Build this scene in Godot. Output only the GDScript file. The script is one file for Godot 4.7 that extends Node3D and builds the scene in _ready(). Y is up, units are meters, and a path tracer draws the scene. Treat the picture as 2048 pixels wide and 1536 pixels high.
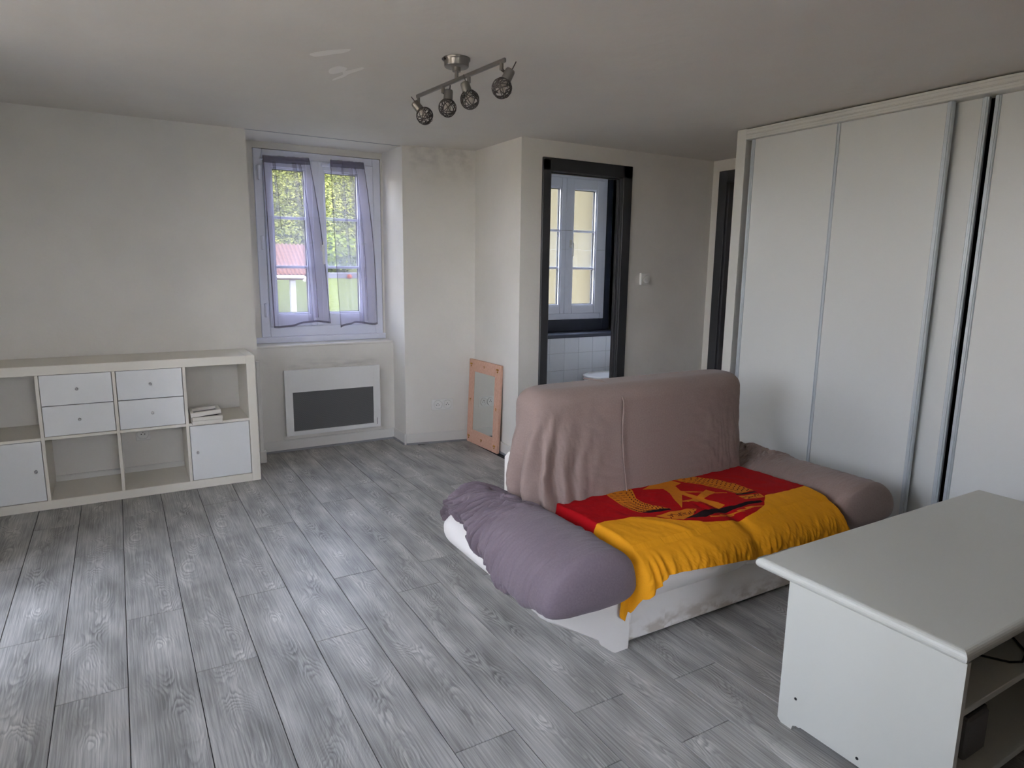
extends Node3D

const CEIL := 2.17
const ROW0 := -0.65039     # floor plank rows: edge k lies at ROW0 + ROWW * k
const ROWW := 0.19458
const PLANK := 1.1995

var M := {}
var rng := RandomNumberGenerator.new()

func _ready():
	rng.seed = 4711
	camera_and_light()
	materials()
	room_shell()
	floor_planks()
	main_window()
	bathroom()
	doors()
	left_windows()
	outside()
	wardrobe()
	shelf_unit()
	radiator()
	sockets()
	leaning_mirror()
	sofa()
	flag()
	bench()
	ceiling_lamp()
	curtains()

# ------------------------------------------------------------------ camera, sky, sun
func camera_and_light():
	var cam := Camera3D.new()
	cam.name = "camera"
	cam.position = Vector3(0, 1.33694, 0)
	cam.rotation = Vector3(-0.17461673, -0.53605573, 0.01309032)
	cam.fov = 60.2601
	cam.near = 0.05
	cam.far = 400.0
	add_child(cam)
	cam.current = true
	var env := Environment.new()
	env.background_mode = Environment.BG_SKY
	var sky := Sky.new()
	var sm := ProceduralSkyMaterial.new()
	sm.sky_top_color = Color(0.70, 0.755, 0.87)
	sm.sky_horizon_color = Color(0.92, 0.915, 0.915)
	sm.sky_curve = 0.25
	sm.ground_bottom_color = Color(0.36, 0.36, 0.30)
	sm.ground_horizon_color = Color(0.55, 0.56, 0.50)
	sm.sun_angle_max = 1.0
	sky.sky_material = sm
	env.sky = sky
	env.background_energy_multiplier = 12.0
	env.tonemap_mode = Environment.TONE_MAPPER_LINEAR
	env.tonemap_exposure = 2.8
	env.sdfgi_enabled = true
	env.ssao_enabled = true
	env.ssil_enabled = true
	var we := WorldEnvironment.new()
	we.name = "world_environment"
	we.environment = env
	add_child(we)
	var sun := DirectionalLight3D.new()
	sun.name = "sun"
	sun.light_color = Color(1.0, 0.93, 0.80)
	sun.light_energy = 3.0
	sun.light_angular_distance = 0.6
	sun.shadow_enabled = true
	add_child(sun)
	sun.look_at_from_position(Vector3(5, 8, 4), Vector3.ZERO)

# ------------------------------------------------------------------ nodes
func numbered(n: String) -> String:
	if not has_node(n):
		return n
	var i := 1
	while has_node("%s_%03d" % [n, i]):
		i += 1
	return "%s_%03d" % [n, i]

func tag(o, label: String, category: String, group := "", kind := ""):
	o.set_meta("label", label)
	if category: o.set_meta("category", category)
	if group: o.set_meta("group", group)
	if kind: o.set_meta("kind", kind)
	return o

func thing(n: String, label: String, category: String, at := Vector3.ZERO, turn := 0.0, group := "", kind := "") -> Node3D:
	var o := Node3D.new()
	o.name = numbered(n)
	add_child(o)
	o.position = at
	o.rotation.y = turn
	tag(o, label, category, group, kind)
	return o

func obj(n: String, mesh: Mesh, mat: Material, parent: Node = self) -> MeshInstance3D:
	var o := MeshInstance3D.new()
	if parent == self:
		o.name = numbered(n)
	else:
		var k := n
		var i := 1
		while parent.has_node(k):
			k = "%s_%03d" % [n, i]
			i += 1
		o.name = k
	o.mesh = mesh
	o.material_override = null
	if mesh.get_surface_count():
		for s in mesh.get_surface_count():
			o.set_surface_override_material(s, mat)
	parent.add_child(o, true)
	return o

# ------------------------------------------------------------------ mesh helpers
func begin() -> SurfaceTool:
	var st := SurfaceTool.new()
	st.begin(Mesh.PRIMITIVE_TRIANGLES)
	return st

func tri(st: SurfaceTool, a: Vector3, b: Vector3, c: Vector3, n: Vector3):
	if (b - a).cross(c - a).dot(n) > 0.0:
		var t := b
		b = c
		c = t
	for v in [a, b, c]:
		st.set_normal(n)
		var w: Vector3 = v
		st.set_uv(Vector2(w.x + w.z, w.y) if absf(n.y) < 0.7 else Vector2(w.x, w.z))
		st.add_vertex(w)

func quad(st: SurfaceTool, a: Vector3, b: Vector3, c: Vector3, d: Vector3, n: Vector3):
	tri(st, a, b, c, n)
	tri(st, a, c, d, n)

# chamfered box
func bx(st: SurfaceTool, lo: Vector3, hi: Vector3, e := 0.0):
	e = minf(e, 0.49 * minf(hi.x - lo.x, minf(hi.y - lo.y, hi.z - lo.z)))
	for ax in 3:
		var u := (ax + 1) % 3
		var v := (ax + 2) % 3
		for s in [0, 1]:
			var n := Vector3.ZERO
			n[ax] = 1.0 if s else -1.0
			var p := []
			for q in [[0, 0], [1, 0], [1, 1], [0, 1]]:
				var w := Vector3.ZERO
				w[ax] = hi[ax] if s else lo[ax]
				w[u] = hi[u] - e if q[0] else lo[u] + e
				w[v] = hi[v] - e if q[1] else lo[v] + e
				p.append(w)
			quad(st, p[0], p[1], p[2], p[3], n)
	if e <= 0.0:
		return
	for ax in 3:
		var u := (ax + 1) % 3
		var v := (ax + 2) % 3
		for su in [0, 1]:
			for sv in [0, 1]:
				var n := Vector3.ZERO
				n[u] = 1.0 if su else -1.0
				n[v] = 1.0 if sv else -1.0
				n = n.normalized()
				var p := []
				for q in [[0, 0], [0, 1], [1, 1], [1, 0]]:
					var w := Vector3.ZERO
					w[ax] = hi[ax] - e if q[0] else lo[ax] + e
					if q[1]:
						w[u] = hi[u] if su else lo[u]
						w[v] = hi[v] - e if sv else lo[v] + e
					else:
						w[u] = hi[u] - e if su else lo[u] + e
						w[v] = hi[v] if sv else lo[v]
					p.append(w)
				quad(st, p[0], p[1], p[2], p[3], n)
	for sx in [0, 1]:
		for sy in [0, 1]:
			for sz in [0, 1]:
				var c := Vector3(hi.x if sx else lo.x, hi.y if sy else lo.y, hi.z if sz else lo.z)
				var d := Vector3(-e if sx else e, -e if sy else e, -e if sz else e)
				tri(st, c + Vector3(0, d.y, d.z), c + Vector3(d.x, 0, d.z), c + Vector3(d.x, d.y, 0), -d.normalized())

func box(lo: Vector3, hi: Vector3, e := 0.0) -> ArrayMesh:
	var st := begin()
	bx(st, lo, hi, e)
	return st.commit()

func V(x, y, z) -> Vector3:
	return Vector3(x, y, z)

# polygon in the x-z plane, raised from y0 to y1
func prism(st: SurfaceTool, pts: PackedVector2Array, y0: float, y1: float):
	var mid := Vector2.ZERO
	for p in pts: mid += p / pts.size()
	for i in pts.size():
		var a := pts[i]
		var b := pts[(i + 1) % pts.size()]
		var d := (b - a).normalized()
		var n := Vector2(d.y, -d.x)
		if n.dot((a + b) / 2 - mid) < 0: n = -n
		quad(st, V(a.x, y0, a.y), V(b.x, y0, b.y), V(b.x, y1, b.y), V(a.x, y1, a.y), V(n.x, 0, n.y))
	var t := Geometry2D.triangulate_polygon(pts)
	for i in range(0, t.size(), 3):
		var a := pts[t[i]]
		var b := pts[t[i + 1]]
		var c := pts[t[i + 2]]
		tri(st, V(a.x, y1, a.y), V(b.x, y1, b.y), V(c.x, y1, c.y), Vector3.UP)
		tri(st, V(a.x, y0, a.y), V(b.x, y0, b.y), V(c.x, y0, c.y), Vector3.DOWN)

# a smooth skin over rows of points; closed joins the ends of each row, caps closes the first and the last row
func skin(rows: Array, closed := true, caps := true, out := Vector3.ZERO) -> ArrayMesh:
	var R := rows.size()
	var C: int = rows[0].size()
	var W := C + 1 if closed else C
	var vs := PackedVector3Array()
	var uv := PackedVector2Array()
	var ns := PackedVector3Array()
	var mid := Vector3.ZERO
	for r in R:
		for c in W:
			var p: Vector3 = rows[r][c % C]
			vs.append(p)
			uv.append(Vector2(float(c) / (W - 1), float(r) / (R - 1)))
			mid += p
	mid /= vs.size()
	ns.resize(vs.size())
	var ix := PackedInt32Array()
	var vote := 0.0
	for r in R - 1:
		for c in W - 1:
			var a := r * W + c
			for q in [[a, a + 1, a + W + 1], [a, a + W + 1, a + W]]:
				var g := (vs[q[1]] - vs[q[0]]).cross(vs[q[2]] - vs[q[0]])
				for k in q:
					ns[k] += g
				vote += g.dot(out if out != Vector3.ZERO else vs[q[0]] - mid)
				ix.append(q[0]); ix.append(q[1]); ix.append(q[2])
	var sgn := 1.0 if vote > 0 else -1.0
	if sgn > 0:
		for i in range(0, ix.size(), 3):
			var t := ix[i + 1]
			ix[i + 1] = ix[i + 2]
			ix[i + 2] = t
	if closed:
		for r in R:
			var s := ns[r * W] + ns[r * W + W - 1]
			ns[r * W] = s
			ns[r * W + W - 1] = s
	for i in ns.size():
		ns[i] = (ns[i] * sgn).normalized()
	if caps:
		for e in [0, R - 1]:
			var m := Vector3.ZERO
			for c in C: m += rows[e][c] / C
			var inward: Vector3 = rows[1][0] - rows[0][0] if e == 0 else rows[R - 2][0] - rows[R - 1][0]
			var base := vs.size()
			var n := Vector3.ZERO
			for c in C:
				n += (rows[e][c] - m).cross(rows[e][(c + 1) % C] - m)
			n = n.normalized()
			if n.dot(inward) > 0: n = -n
			vs.append(m); ns.append(n); uv.append(Vector2(0.5, float(e) / (R - 1)))
			for c in C:
				vs.append(rows[e][c]); ns.append(n); uv.append(Vector2(float(c) / C, float(e) / (R - 1)))
			for c in C:
				var i1 := base + 1 + c
				var i2 := base + 1 + (c + 1) % C
				if (vs[i1] - m).cross(vs[i2] - m).dot(n) > 0:
					ix.append_array(PackedInt32Array([base, i2, i1]))
				else:
					ix.append_array(PackedInt32Array([base, i1, i2]))
	var arr := []
	arr.resize(Mesh.ARRAY_MAX)
	arr[Mesh.ARRAY_VERTEX] = vs
	arr[Mesh.ARRAY_NORMAL] = ns
	arr[Mesh.ARRAY_TEX_UV] = uv
	arr[Mesh.ARRAY_INDEX] = ix
	var am := ArrayMesh.new()
	am.add_surface_from_arrays(Mesh.PRIMITIVE_TRIANGLES, arr)
	return am

func tube_rows(pts: Array, r: float, seg := 8) -> Array:
	var rows := []
	for i in pts.size():
		var a: Vector3 = pts[maxi(i - 1, 0)]
		var b: Vector3 = pts[mini(i + 1, pts.size() - 1)]
		var t := (b - a).normalized()
		var u := t.cross(Vector3.UP if absf(t.y) < 0.9 else Vector3.RIGHT).normalized()
		var v := t.cross(u)
		var row := PackedVector3Array()
		for k in seg:
			var f := TAU * k / seg
			row.append(pts[i] + (u * cos(f) + v * sin(f)) * r)
		rows.append(row)
	return rows

func tube(pts: Array, r: float, seg := 8) -> ArrayMesh:
	return skin(tube_rows(pts, r, seg))

# turned profile of (radius, distance along axis)
func lathe(profile: Array, at: Vector3, axis: Vector3, seg := 24) -> ArrayMesh:
	var t := axis.normalized()
	var u := t.cross(Vector3.UP if absf(t.y) < 0.9 else Vector3.RIGHT).normalized()
	var v := t.cross(u)
	var rows := []
	for p in profile:
		var row := PackedVector3Array()
		for k in seg:
			var f := TAU * k / seg
			row.append(at + t * p[1] + (u * cos(f) + v * sin(f)) * maxf(p[0], 0.0002))
		rows.append(row)
	return skin(rows)

func join(meshes: Array) -> ArrayMesh:
	var st := SurfaceTool.new()
	for m in meshes:
		st.append_from(m, 0, Transform3D())
	return st.commit()

func spline(ctrl: PackedVector2Array, n: int) -> PackedVector2Array:
	var out := PackedVector2Array()
	var k := ctrl.size()
	for i in n:
		var f := float(i) / n * k
		var j := int(f)
		out.append(ctrl[j].cubic_interpolate(ctrl[(j + 1) % k], ctrl[(j - 1 + k) % k], ctrl[(j + 2) % k], f - j))
	return out

func ss(a: float, b: float, x: float) -> float:
	return smoothstep(a, b, x)

# ------------------------------------------------------------------ materials
func mat(c: Color, rough := 0.5, metal := 0.0) -> StandardMaterial3D:
	var m := StandardMaterial3D.new()
	m.albedo_color = c
	m.roughness = rough
	m.metallic = metal
	return m

func noise_tex(sd: int, freq: float, lo: Color, hi: Color, size := 512, oct := 4) -> NoiseTexture2D:
	var n := FastNoiseLite.new()
	n.seed = sd
	n.frequency = freq
	n.fractal_octaves = oct
	var t := NoiseTexture2D.new()
	t.noise = n
	t.width = size
	t.height = size
	t.seamless = true
	var g := Gradient.new()
	g.set_color(0, lo)
	g.set_color(1, hi)
	t.color_ramp = g
	return t

func bump_tex(sd: int, freq: float, strength: float, size := 512, oct := 4) -> NoiseTexture2D:
	var t := noise_tex(sd, freq, Color.BLACK, Color.WHITE, size, oct)
	t.color_ramp = null
	t.as_normal_map = true
	t.bump_strength = strength
	return t

func plaster(c: Color, sd: int, vary := 0.03) -> StandardMaterial3D:
	var m := mat(Color.WHITE, 0.85)
	m.albedo_texture = noise_tex(sd, 0.006, c.darkened(vary), c.lightened(vary))
	m.uv1_triplanar = true
	m.uv1_world_triplanar = true
	m.uv1_scale = Vector3(0.6, 0.6, 0.6)
	m.normal_enabled = true
	m.normal_texture = bump_tex(sd + 1, 0.02, 1.6)
	m.normal_scale = 0.35
	return m

func cloth(c: Color, sd: int) -> StandardMaterial3D:
	var m := mat(Color.WHITE, 0.95)
	m.albedo_texture = noise_tex(sd, 0.05, c.darkened(0.05), c.lightened(0.05), 512, 5)
	m.uv1_triplanar = true
	m.uv1_scale = Vector3(4, 4, 4)
	m.normal_enabled = true
	m.normal_texture = bump_tex(sd + 1, 0.25, 2.0)
	m.normal_scale = 0.3
	m.rim_enabled = true
	m.rim = 0.25
	m.rim_tint = 0.6
	return m

func materials():
	M.wall = plaster(Color(0.90, 0.887, 0.86), 3)
	M.ceiling = plaster(Color(0.88, 0.862, 0.83), 9, 0.015)
	M.base = mat(Color(0.86, 0.85, 0.83), 0.5)
	M.bead = mat(Color(0.56, 0.56, 0.57), 0.6)
	M.floor_under = mat(Color(0.10, 0.10, 0.11), 0.9)
	M.pvc = mat(Color(0.905, 0.92, 0.975), 0.35)
	M.pvc_dark = mat(Color(0.10, 0.10, 0.11), 0.7)  # near-black tone of the glazing gaskets
	var gl := mat(Color(0.92, 0.96, 1.0, 0.06), 0.03)
	gl.transparency = BaseMaterial3D.TRANSPARENCY_ALPHA
	M.glass = gl
	M.anthracite = mat(Color(0.215, 0.22, 0.235), 0.45)
	M.navy = mat(Color(0.19, 0.21, 0.27), 0.5)
	M.tile = mat(Color(0.90, 0.91, 0.93), 0.25)
	M.grout = mat(Color(0.72, 0.72, 0.72), 0.9)
	M.porcelain = mat(Color(0.93, 0.93, 0.93), 0.12)
	M.door_leaf = mat(Color(0.72, 0.69, 0.68), 0.5)
	M.plastic = mat(Color(0.90, 0.895, 0.88), 0.4)
	M.dark = mat(Color(0.06, 0.06, 0.065), 0.6)
	M.alu = mat(Color(0.80, 0.83, 0.85), 0.38, 0.35)
	M.lacquer = mat(Color(0.86, 0.868, 0.86), 0.32)
	M.track = mat(Color(0.86, 0.86, 0.84), 0.55)
	M.foil = mat(Color(0.93, 0.91, 0.86), 0.42)
	M.insert = mat(Color(0.93, 0.935, 0.93), 0.38)
	M.knob = mat(Color(0.74, 0.74, 0.73), 0.35, 0.1)
	M.steel = mat(Color(0.54, 0.53, 0.52), 0.34, 0.9)
	M.steel_dark = mat(Color(0.36, 0.34, 0.33), 0.38, 0.85)
	M.bulb = mat(Color(0.75, 0.72, 0.68), 0.3)
	M.picture_frame = mat(Color(0.88, 0.86, 0.82), 0.5)
	M.picture_dark = mat(Color(0.22, 0.19, 0.16), 0.3)
	M.radiator = mat(Color(0.91, 0.91, 0.905), 0.35)
	M.leather = mat(Color(0.945, 0.925, 0.90), 0.42)
	M.leather.normal_enabled = true
	M.leather.normal_texture = bump_tex(61, 0.08, 1.5)
	M.leather.normal_scale = 0.18
	M.leather.uv1_triplanar = true
	M.leather.uv1_scale = Vector3(3, 3, 3)
	M.taupe = cloth(Color(0.565, 0.485, 0.455), 71)
	M.grey_cloth = cloth(Color(0.47, 0.415, 0.445), 75)
	M.table = mat(Color(0.80, 0.80, 0.765), 0.4)
	M.gold = mat(Color(0.85, 0.66, 0.28), 0.25, 1.0)
	M.mirror = mat(Color(0.90, 0.91, 0.90), 0.0, 1.0)
	var mw := mat(Color.WHITE, 0.55)
	mw.albedo_texture = noise_tex(81, 0.03, Color(0.83, 0.645, 0.55), Color(0.90, 0.73, 0.64), 512, 5)
	mw.uv1_triplanar = true
	mw.uv1_scale = Vector3(6, 2, 2)
	M.mirror_wood = mw

# ------------------------------------------------------------------ room shell
func wall(n: String, parts: Array, m: Material, label: String) -> MeshInstance3D:
	var st := begin()
	for p in parts:
		prism(st, p[0], p[1], p[2])
	return tag(obj(n, st.commit(), m), label, "wall", "", "structure")

func rect(x0, z0, x1, z1) -> PackedVector2Array:
	return PackedVector2Array([Vector2(x0, z0), Vector2(x1, z0), Vector2(x1, z1), Vector2(x0, z1)])

# an upright sheet hanging from its top edge
func sheet(a: Vector3, b: Vector3, drop: float) -> ArrayMesh:
	var st := begin()
	var d := V(0, -drop, 0)
	var n := (b - a).cross(d).normalized()
	if n.z < 0: n = -n
	for q in [[a, Vector2(0, 0)], [b, Vector2(1, 0)], [b + d, Vector2(1, 1)], [a, Vector2(0, 0)], [b + d, Vector2(1, 1)], [a + d, Vector2(0, 1)]]:
		st.set_normal(n)
		st.set_uv(q[1])
		st.add_vertex(q[0])
	return st.commit()

# a blotch of dirt on plaster: heaviest at the top (0) or at the bottom (1)
func stain_material(sd: int, c: Color, most: float, heavy: float) -> StandardMaterial3D:
	var n := FastNoiseLite.new()
	n.seed = sd
	n.frequency = 1.0
	n.fractal_octaves = 4
	var im := Image.create(256, 192, false, Image.FORMAT_RGBA8)
	for y in 192:
		for x in 256:
			var v := y / 191.0
			var u := x / 255.0
			var w := ss(0.75, 0.0, absf(v - heavy)) * ss(0.0, 0.12, u) * ss(1.0, 0.88, u)
			var d := n.get_noise_2d(u * 4.0, v * 4.0) * 1.1 + 0.35
			im.set_pixel(x, y, Color(c.r, c.g, c.b, clampf(d * w, 0.0, 1.0) * most))
	var m := mat(Color.WHITE, 0.9)
	m.albedo_texture = ImageTexture.create_from_image(im)
	m.texture_repeat = false
	m.transparency = BaseMaterial3D.TRANSPARENCY_ALPHA
	m.cull_mode = BaseMaterial3D.CULL_DISABLED
	return m

func room_shell():
	wall("wall_north", [
		[rect(-1.35, -5.15, 0.77, -4.615), 0, CEIL],
		[rect(0.77, -5.15, 1.80, -4.83), 0, 0.755],
		[rect(0.77, -5.15, 0.872, -5.0), 0.755, CEIL],
		[rect(1.785, -5.15, 1.80, -5.0), 0.755, CEIL],
		[rect(0.872, -5.15, 1.785, -5.0), 2.125, CEIL],
		[PackedVector2Array([Vector2(1.80, -5.15), Vector2(2.33, -5.15), Vector2(2.33, -4.49), Vector2(1.80, -4.59)]), 0, CEIL],
	], M.wall, "white plaster wall with deep recess around curtained window")
	var wn := get_node("wall_north")
	obj("damp_stain", sheet(V(1.803, 2.168, -4.5882), V(2.328, 2.168, -4.4892), 0.42), stain_material(3, Color(0.42, 0.37, 0.30), 0.22, 0.0), wn)
	obj("dust_stain", sheet(V(0.98, 0.745, -4.8285), V(1.70, 0.745, -4.8285), 0.15), stain_material(8, Color(0.40, 0.38, 0.36), 0.18, 1.0), wn)
	wall("wall_partition", [[rect(2.33, -5.15, 2.45, -3.84), 0, CEIL]], M.wall, "white wall return behind the leaning mirror")
	wall("wall_bathroom", [
		[rect(2.45, -3.905, 2.548, -3.84), 0, CEIL],
		[rect(3.19, -3.905, 4.09, -3.84), 0, CEIL],
		[rect(2.548, -3.905, 3.19, -3.84), 1.99, CEIL],
	], M.wall, "white wall with dark framed bathroom doorway")
	wall("wall_east", [
		[rect(4.09, -3.96, 4.25, -3.70), 0, CEIL],
		[rect(4.09, -2.92, 4.25, 1.4), 0, CEIL],
		[rect(4.09, -3.70, 4.25, -2.92), 2.04, CEIL],
	], M.wall, "white wall with second dark door frame beside wardrobe")
	wall("wall_south", [[rect(-1.35, 1.25, 0.0, 1.6), 0, CEIL], [rect(0.85, 1.25, 4.25, 1.6), 0, CEIL], [rect(0.0, 1.25, 0.85, 1.6), 0, 0.95], [rect(0.0, 1.25, 0.85, 1.6), 2.08, CEIL]], M.wall, "plain white wall with window behind the camera")
	wall("wall_added_shade", [[rect(1.30, -0.34, 4.09, -0.24), 0, CEIL]], mat(Color(0.52, 0.46, 0.40), 0.8), "brown partition added out of view to shade the front of the low bench")  # added out of view so the bench front stays dark
	var sw := thing("window_5", "narrow white glazed window behind the camera, outside the picture", "window", Vector3.ZERO, 0, "", "structure")
	var sf := begin()
	ring(sf, 0.0, 0.85, 0.95, 2.08, 0.06, 0.06, 0.08, 0.06, 1.46, 1.52, 0.004)
	bx(sf, V(0.40, 1.03, 1.455), V(0.46, 2.02, 1.525), 0.004)
	obj("frame", sf.commit(), M.pvc, sw)
	obj("pane", box(V(0.06, 1.03, 1.488), V(0.40, 2.02, 1.492)), M.glass, sw)
	obj("pane", box(V(0.46, 1.03, 1.488), V(0.79, 2.02, 1.492)), M.glass, sw)
	var ww := []
	var z := -4.615
	for o in [[-3.12, -2.58, 0.0], [-1.70, -0.45, 1.0]]:
		ww.append([rect(-1.35, z, -0.9, o[0]), 0, CEIL])
		ww.append([rect(-1.35, o[0], -0.9, o[1]), 2.08, CEIL])
		if o[2] > 0: ww.append([rect(-1.35, o[0], -0.9, o[1]), 0, o[2]])
		z = o[1]
	ww.append([rect(-1.35, z, -0.9, 1.25), 0, CEIL])
	wall("wall_west", ww, M.wall, "white wall with two tall windows outside the picture")
	tag(obj("ceiling", box(V(-1.35, CEIL, -5.15), V(4.6, 2.42, 1.6)), M.ceiling), "white plaster ceiling over the whole room", "ceiling", "", "structure")
	var ce := get_node("ceiling")
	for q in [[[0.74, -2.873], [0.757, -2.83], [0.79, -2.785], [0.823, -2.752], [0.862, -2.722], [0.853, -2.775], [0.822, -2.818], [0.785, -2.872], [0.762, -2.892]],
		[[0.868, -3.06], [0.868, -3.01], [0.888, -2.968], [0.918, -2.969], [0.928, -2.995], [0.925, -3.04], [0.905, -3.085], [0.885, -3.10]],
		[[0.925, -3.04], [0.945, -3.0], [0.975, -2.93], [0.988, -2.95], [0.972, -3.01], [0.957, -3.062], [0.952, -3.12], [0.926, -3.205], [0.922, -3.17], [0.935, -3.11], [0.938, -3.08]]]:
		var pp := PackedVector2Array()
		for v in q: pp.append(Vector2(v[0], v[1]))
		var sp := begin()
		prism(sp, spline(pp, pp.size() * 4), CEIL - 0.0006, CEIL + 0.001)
		obj("pale_patch", sp.commit(), mat(Color(0.945, 0.93, 0.905), 0.8), ce)  # thin irregular patches, paler than the rest of the ceiling
	obj("crack", box(V(0.765, CEIL - 0.002, -4.618), V(1.80, CEIL + 0.001, -4.612)), M.bead, ce)
	# baseboards with the dark bead along the floor
	var runs := [
		["baseboard_recess", [[0.77, -4.83], [1.80, -4.83]], "white baseboard below the electric radiator"],
		["baseboard_reveal", [[1.80, -4.83], [1.80, -4.59]], "short white baseboard on the side of window recess"],
		["baseboard_north", [[1.80, -4.59], [2.33, -4.49]], "white baseboard below the double socket"],
		["baseboard_partition", [[2.33, -4.49], [2.33, -3.84]], "white baseboard behind the leaning mirror"],
		["baseboard_bathroom", [[2.33, -3.84], [2.49, -3.84]], "white baseboard left of bathroom doorway"],
		["baseboard_corner", [[3.265, -3.84], [4.09, -3.84]], "white baseboard right of bathroom doorway"],
		["baseboard_shelf", [[-0.9, -4.615], [0.77, -4.615]], "white baseboard behind the cube shelf"],
	]
	for r in runs:
		var a := Vector2(r[1][0][0], r[1][0][1])
		var b := Vector2(r[1][1][0], r[1][1][1])
		var d := (b - a).normalized()
		var n := Vector2(-d.y, d.x)
		if r[0] in ["baseboard_reveal", "baseboard_partition"]: n = Vector2(-1, 0)
		if n.y < -0.5: n = -n
		var o := thing(r[0], r[2], "baseboard", Vector3.ZERO, 0, "", "structure")
		var st := begin()
		prism(st, PackedVector2Array([a, b, b + n * 0.012, a + n * 0.012]), 0.0, 0.078)
		prism(st, PackedVector2Array([a, b, b + n * 0.008, a + n * 0.008]), 0.078, 0.083)
		obj("board", st.commit(), M.base, o)
		st = begin()
		prism(st, PackedVector2Array([a + n * 0.012, b + n * 0.012, b + n * 0.021, a + n * 0.021]), 0.0, 0.013)
		obj("bead", st.commit(), M.bead, o)
	# rounded corner trim where the shelf wall ends at the recess
	var tr := thing("trim_1", "narrow white corner trim at the end of shelf wall", "trim", Vector3.ZERO, 0, "", "structure")
	obj("strip", box(V(0.755, 0.0, -4.615), V(0.782, 0.70, -4.598), 0.004), M.base, tr)
	obj("plinth_block", box(V(0.748, 0.0, -4.64), V(0.792, 0.085, -4.592), 0.004), M.base, tr)

# ------------------------------------------------------------------ floor
func wood_image(sd: int) -> ImageTexture:
	var w := 224
	var h := 1408
	var n1 := FastNoiseLite.new()
	n1.seed = sd
	n1.frequency = 1.0
	n1.fractal_octaves = 2
	var n2 := FastNoiseLite.new()
	n2.seed = sd + 100
	n2.frequency = 1.0
	n2.fractal_octaves = 3
	var dep := PackedFloat32Array()
	var cen := PackedFloat32Array()
	for y in h:
		var Y := 1.2 * y / h
		dep.append(n1.get_noise_2d(Y * 0.75, 11.0) * 0.90 + n1.get_noise_2d(Y * 2.6, 3.0) * 0.36)
		cen.append(0.097 + n1.get_noise_2d(Y * 1.1, 51.0) * 0.085)
	var data := PackedByteArray()
	data.resize(w * h * 3)
	var i := 0
	for y in h:
		var Y := 1.2 * y / h
		for x in w:
			var X := 0.194 * x / w
			var warp := n2.get_noise_2d(X * 22.0, Y * 2.6) * 0.07 + n2.get_noise_2d(X * 60.0, Y * 10.0 + 9.0) * 0.022
			var dx := (X - cen[y]) * 9.0
			var r := sqrt(dx * dx + dep[y] * dep[y] + 0.004) + warp
			var f := r * 12.5 + n2.get_noise_2d(X * 14.0 + 80.0, Y * 3.0) * 0.5
			f = f - floor(f)
			var ring := ss(0.0, 0.62, f) * (1.0 - ss(0.78, 1.0, f))
			var near := 1.0 - ss(0.10, 0.60, absf(dx))
			var some := clampf(0.55 + 1.3 * n2.get_noise_2d(X * 9.0 + 7.0, Y * 5.0 + 60.0), 0.1, 1.2)
			var fib := n1.get_noise_2d(X * 430.0, Y * 7.0 + 7.0)
			var fine := n1.get_noise_2d(X * 120.0 + 40.0, Y * 2.0)
			var blot := n2.get_noise_2d(X * 7.0 + 20.0, Y * 2.2)
			var v := 0.62 + (ring - 0.42) * (0.03 + 0.11 * near) * some + fib * 0.065 + fine * 0.085 + blot * 0.14
			data[i] = int(clampf(v * 1.0, 0, 1) * 255)
			data[i + 1] = int(clampf(v * 0.985, 0, 1) * 255)
			data[i + 2] = int(clampf(v * 0.945 + 0.004, 0, 1) * 255)
			i += 3
	return ImageTexture.create_from_image(Image.create_from_data(w, h, false, Image.FORMAT_RGB8, data))

func floor_planks():
	var base := obj("floor", box(V(-1.35, -0.12, -5.15), V(4.6, -0.0045, 1.4)), M.floor_under)
	tag(base, "grey oak plank floor", "floor", "", "structure")
	var mats := []
	for k in 6:
		var m := mat(Color.WHITE, 0.40)
		m.albedo_texture = wood_image(900 + k * 17)
		m.metallic_specular = 0.36
		mats.append(m)
	# one known end joint of each row, rows of the photograph
	var known := {0: -3.46, 1: -2.727, 2: -2.265, 3: -2.725, 4: -2.24, 5: -2.71, 6: -2.23, 7: -2.683, 8: -2.433, 9: -2.655, 10: -2.40, 11: -2.63, 12: -2.37}
	for k in range(-2, 25):
		var x0 := ROW0 + ROWW * k
		var x1 := x0 + ROWW
		var xa := maxf(x0, -0.898)
		var xb := minf(x1, 4.088)
		if xb - xa < 0.02: continue
		var xm := (xa + xb) / 2
		var zmin := -4.614 if xm < 0.77 else -4.829 if xm < 1.80 else -4.54 if xm < 2.33 else -3.839
		var j0: float = known[k] if known.has(k) else (-2.55 + 0.25 * (k % 2) + rng.randf_range(-0.12, 0.12))
		while j0 > zmin: j0 -= PLANK
		var z0 := j0
		while z0 < 1.25:
			var a := maxf(z0, zmin)
			var b := minf(z0 + PLANK, 1.249)
			if b - a > 0.01:
				var pick := rng.randi() % 6
				var flip := rng.randf() < 0.5
				obj("plank", plank_mesh(xa, xb, a, b, x0, z0, flip), mats[pick], base)
			z0 += PLANK

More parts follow.
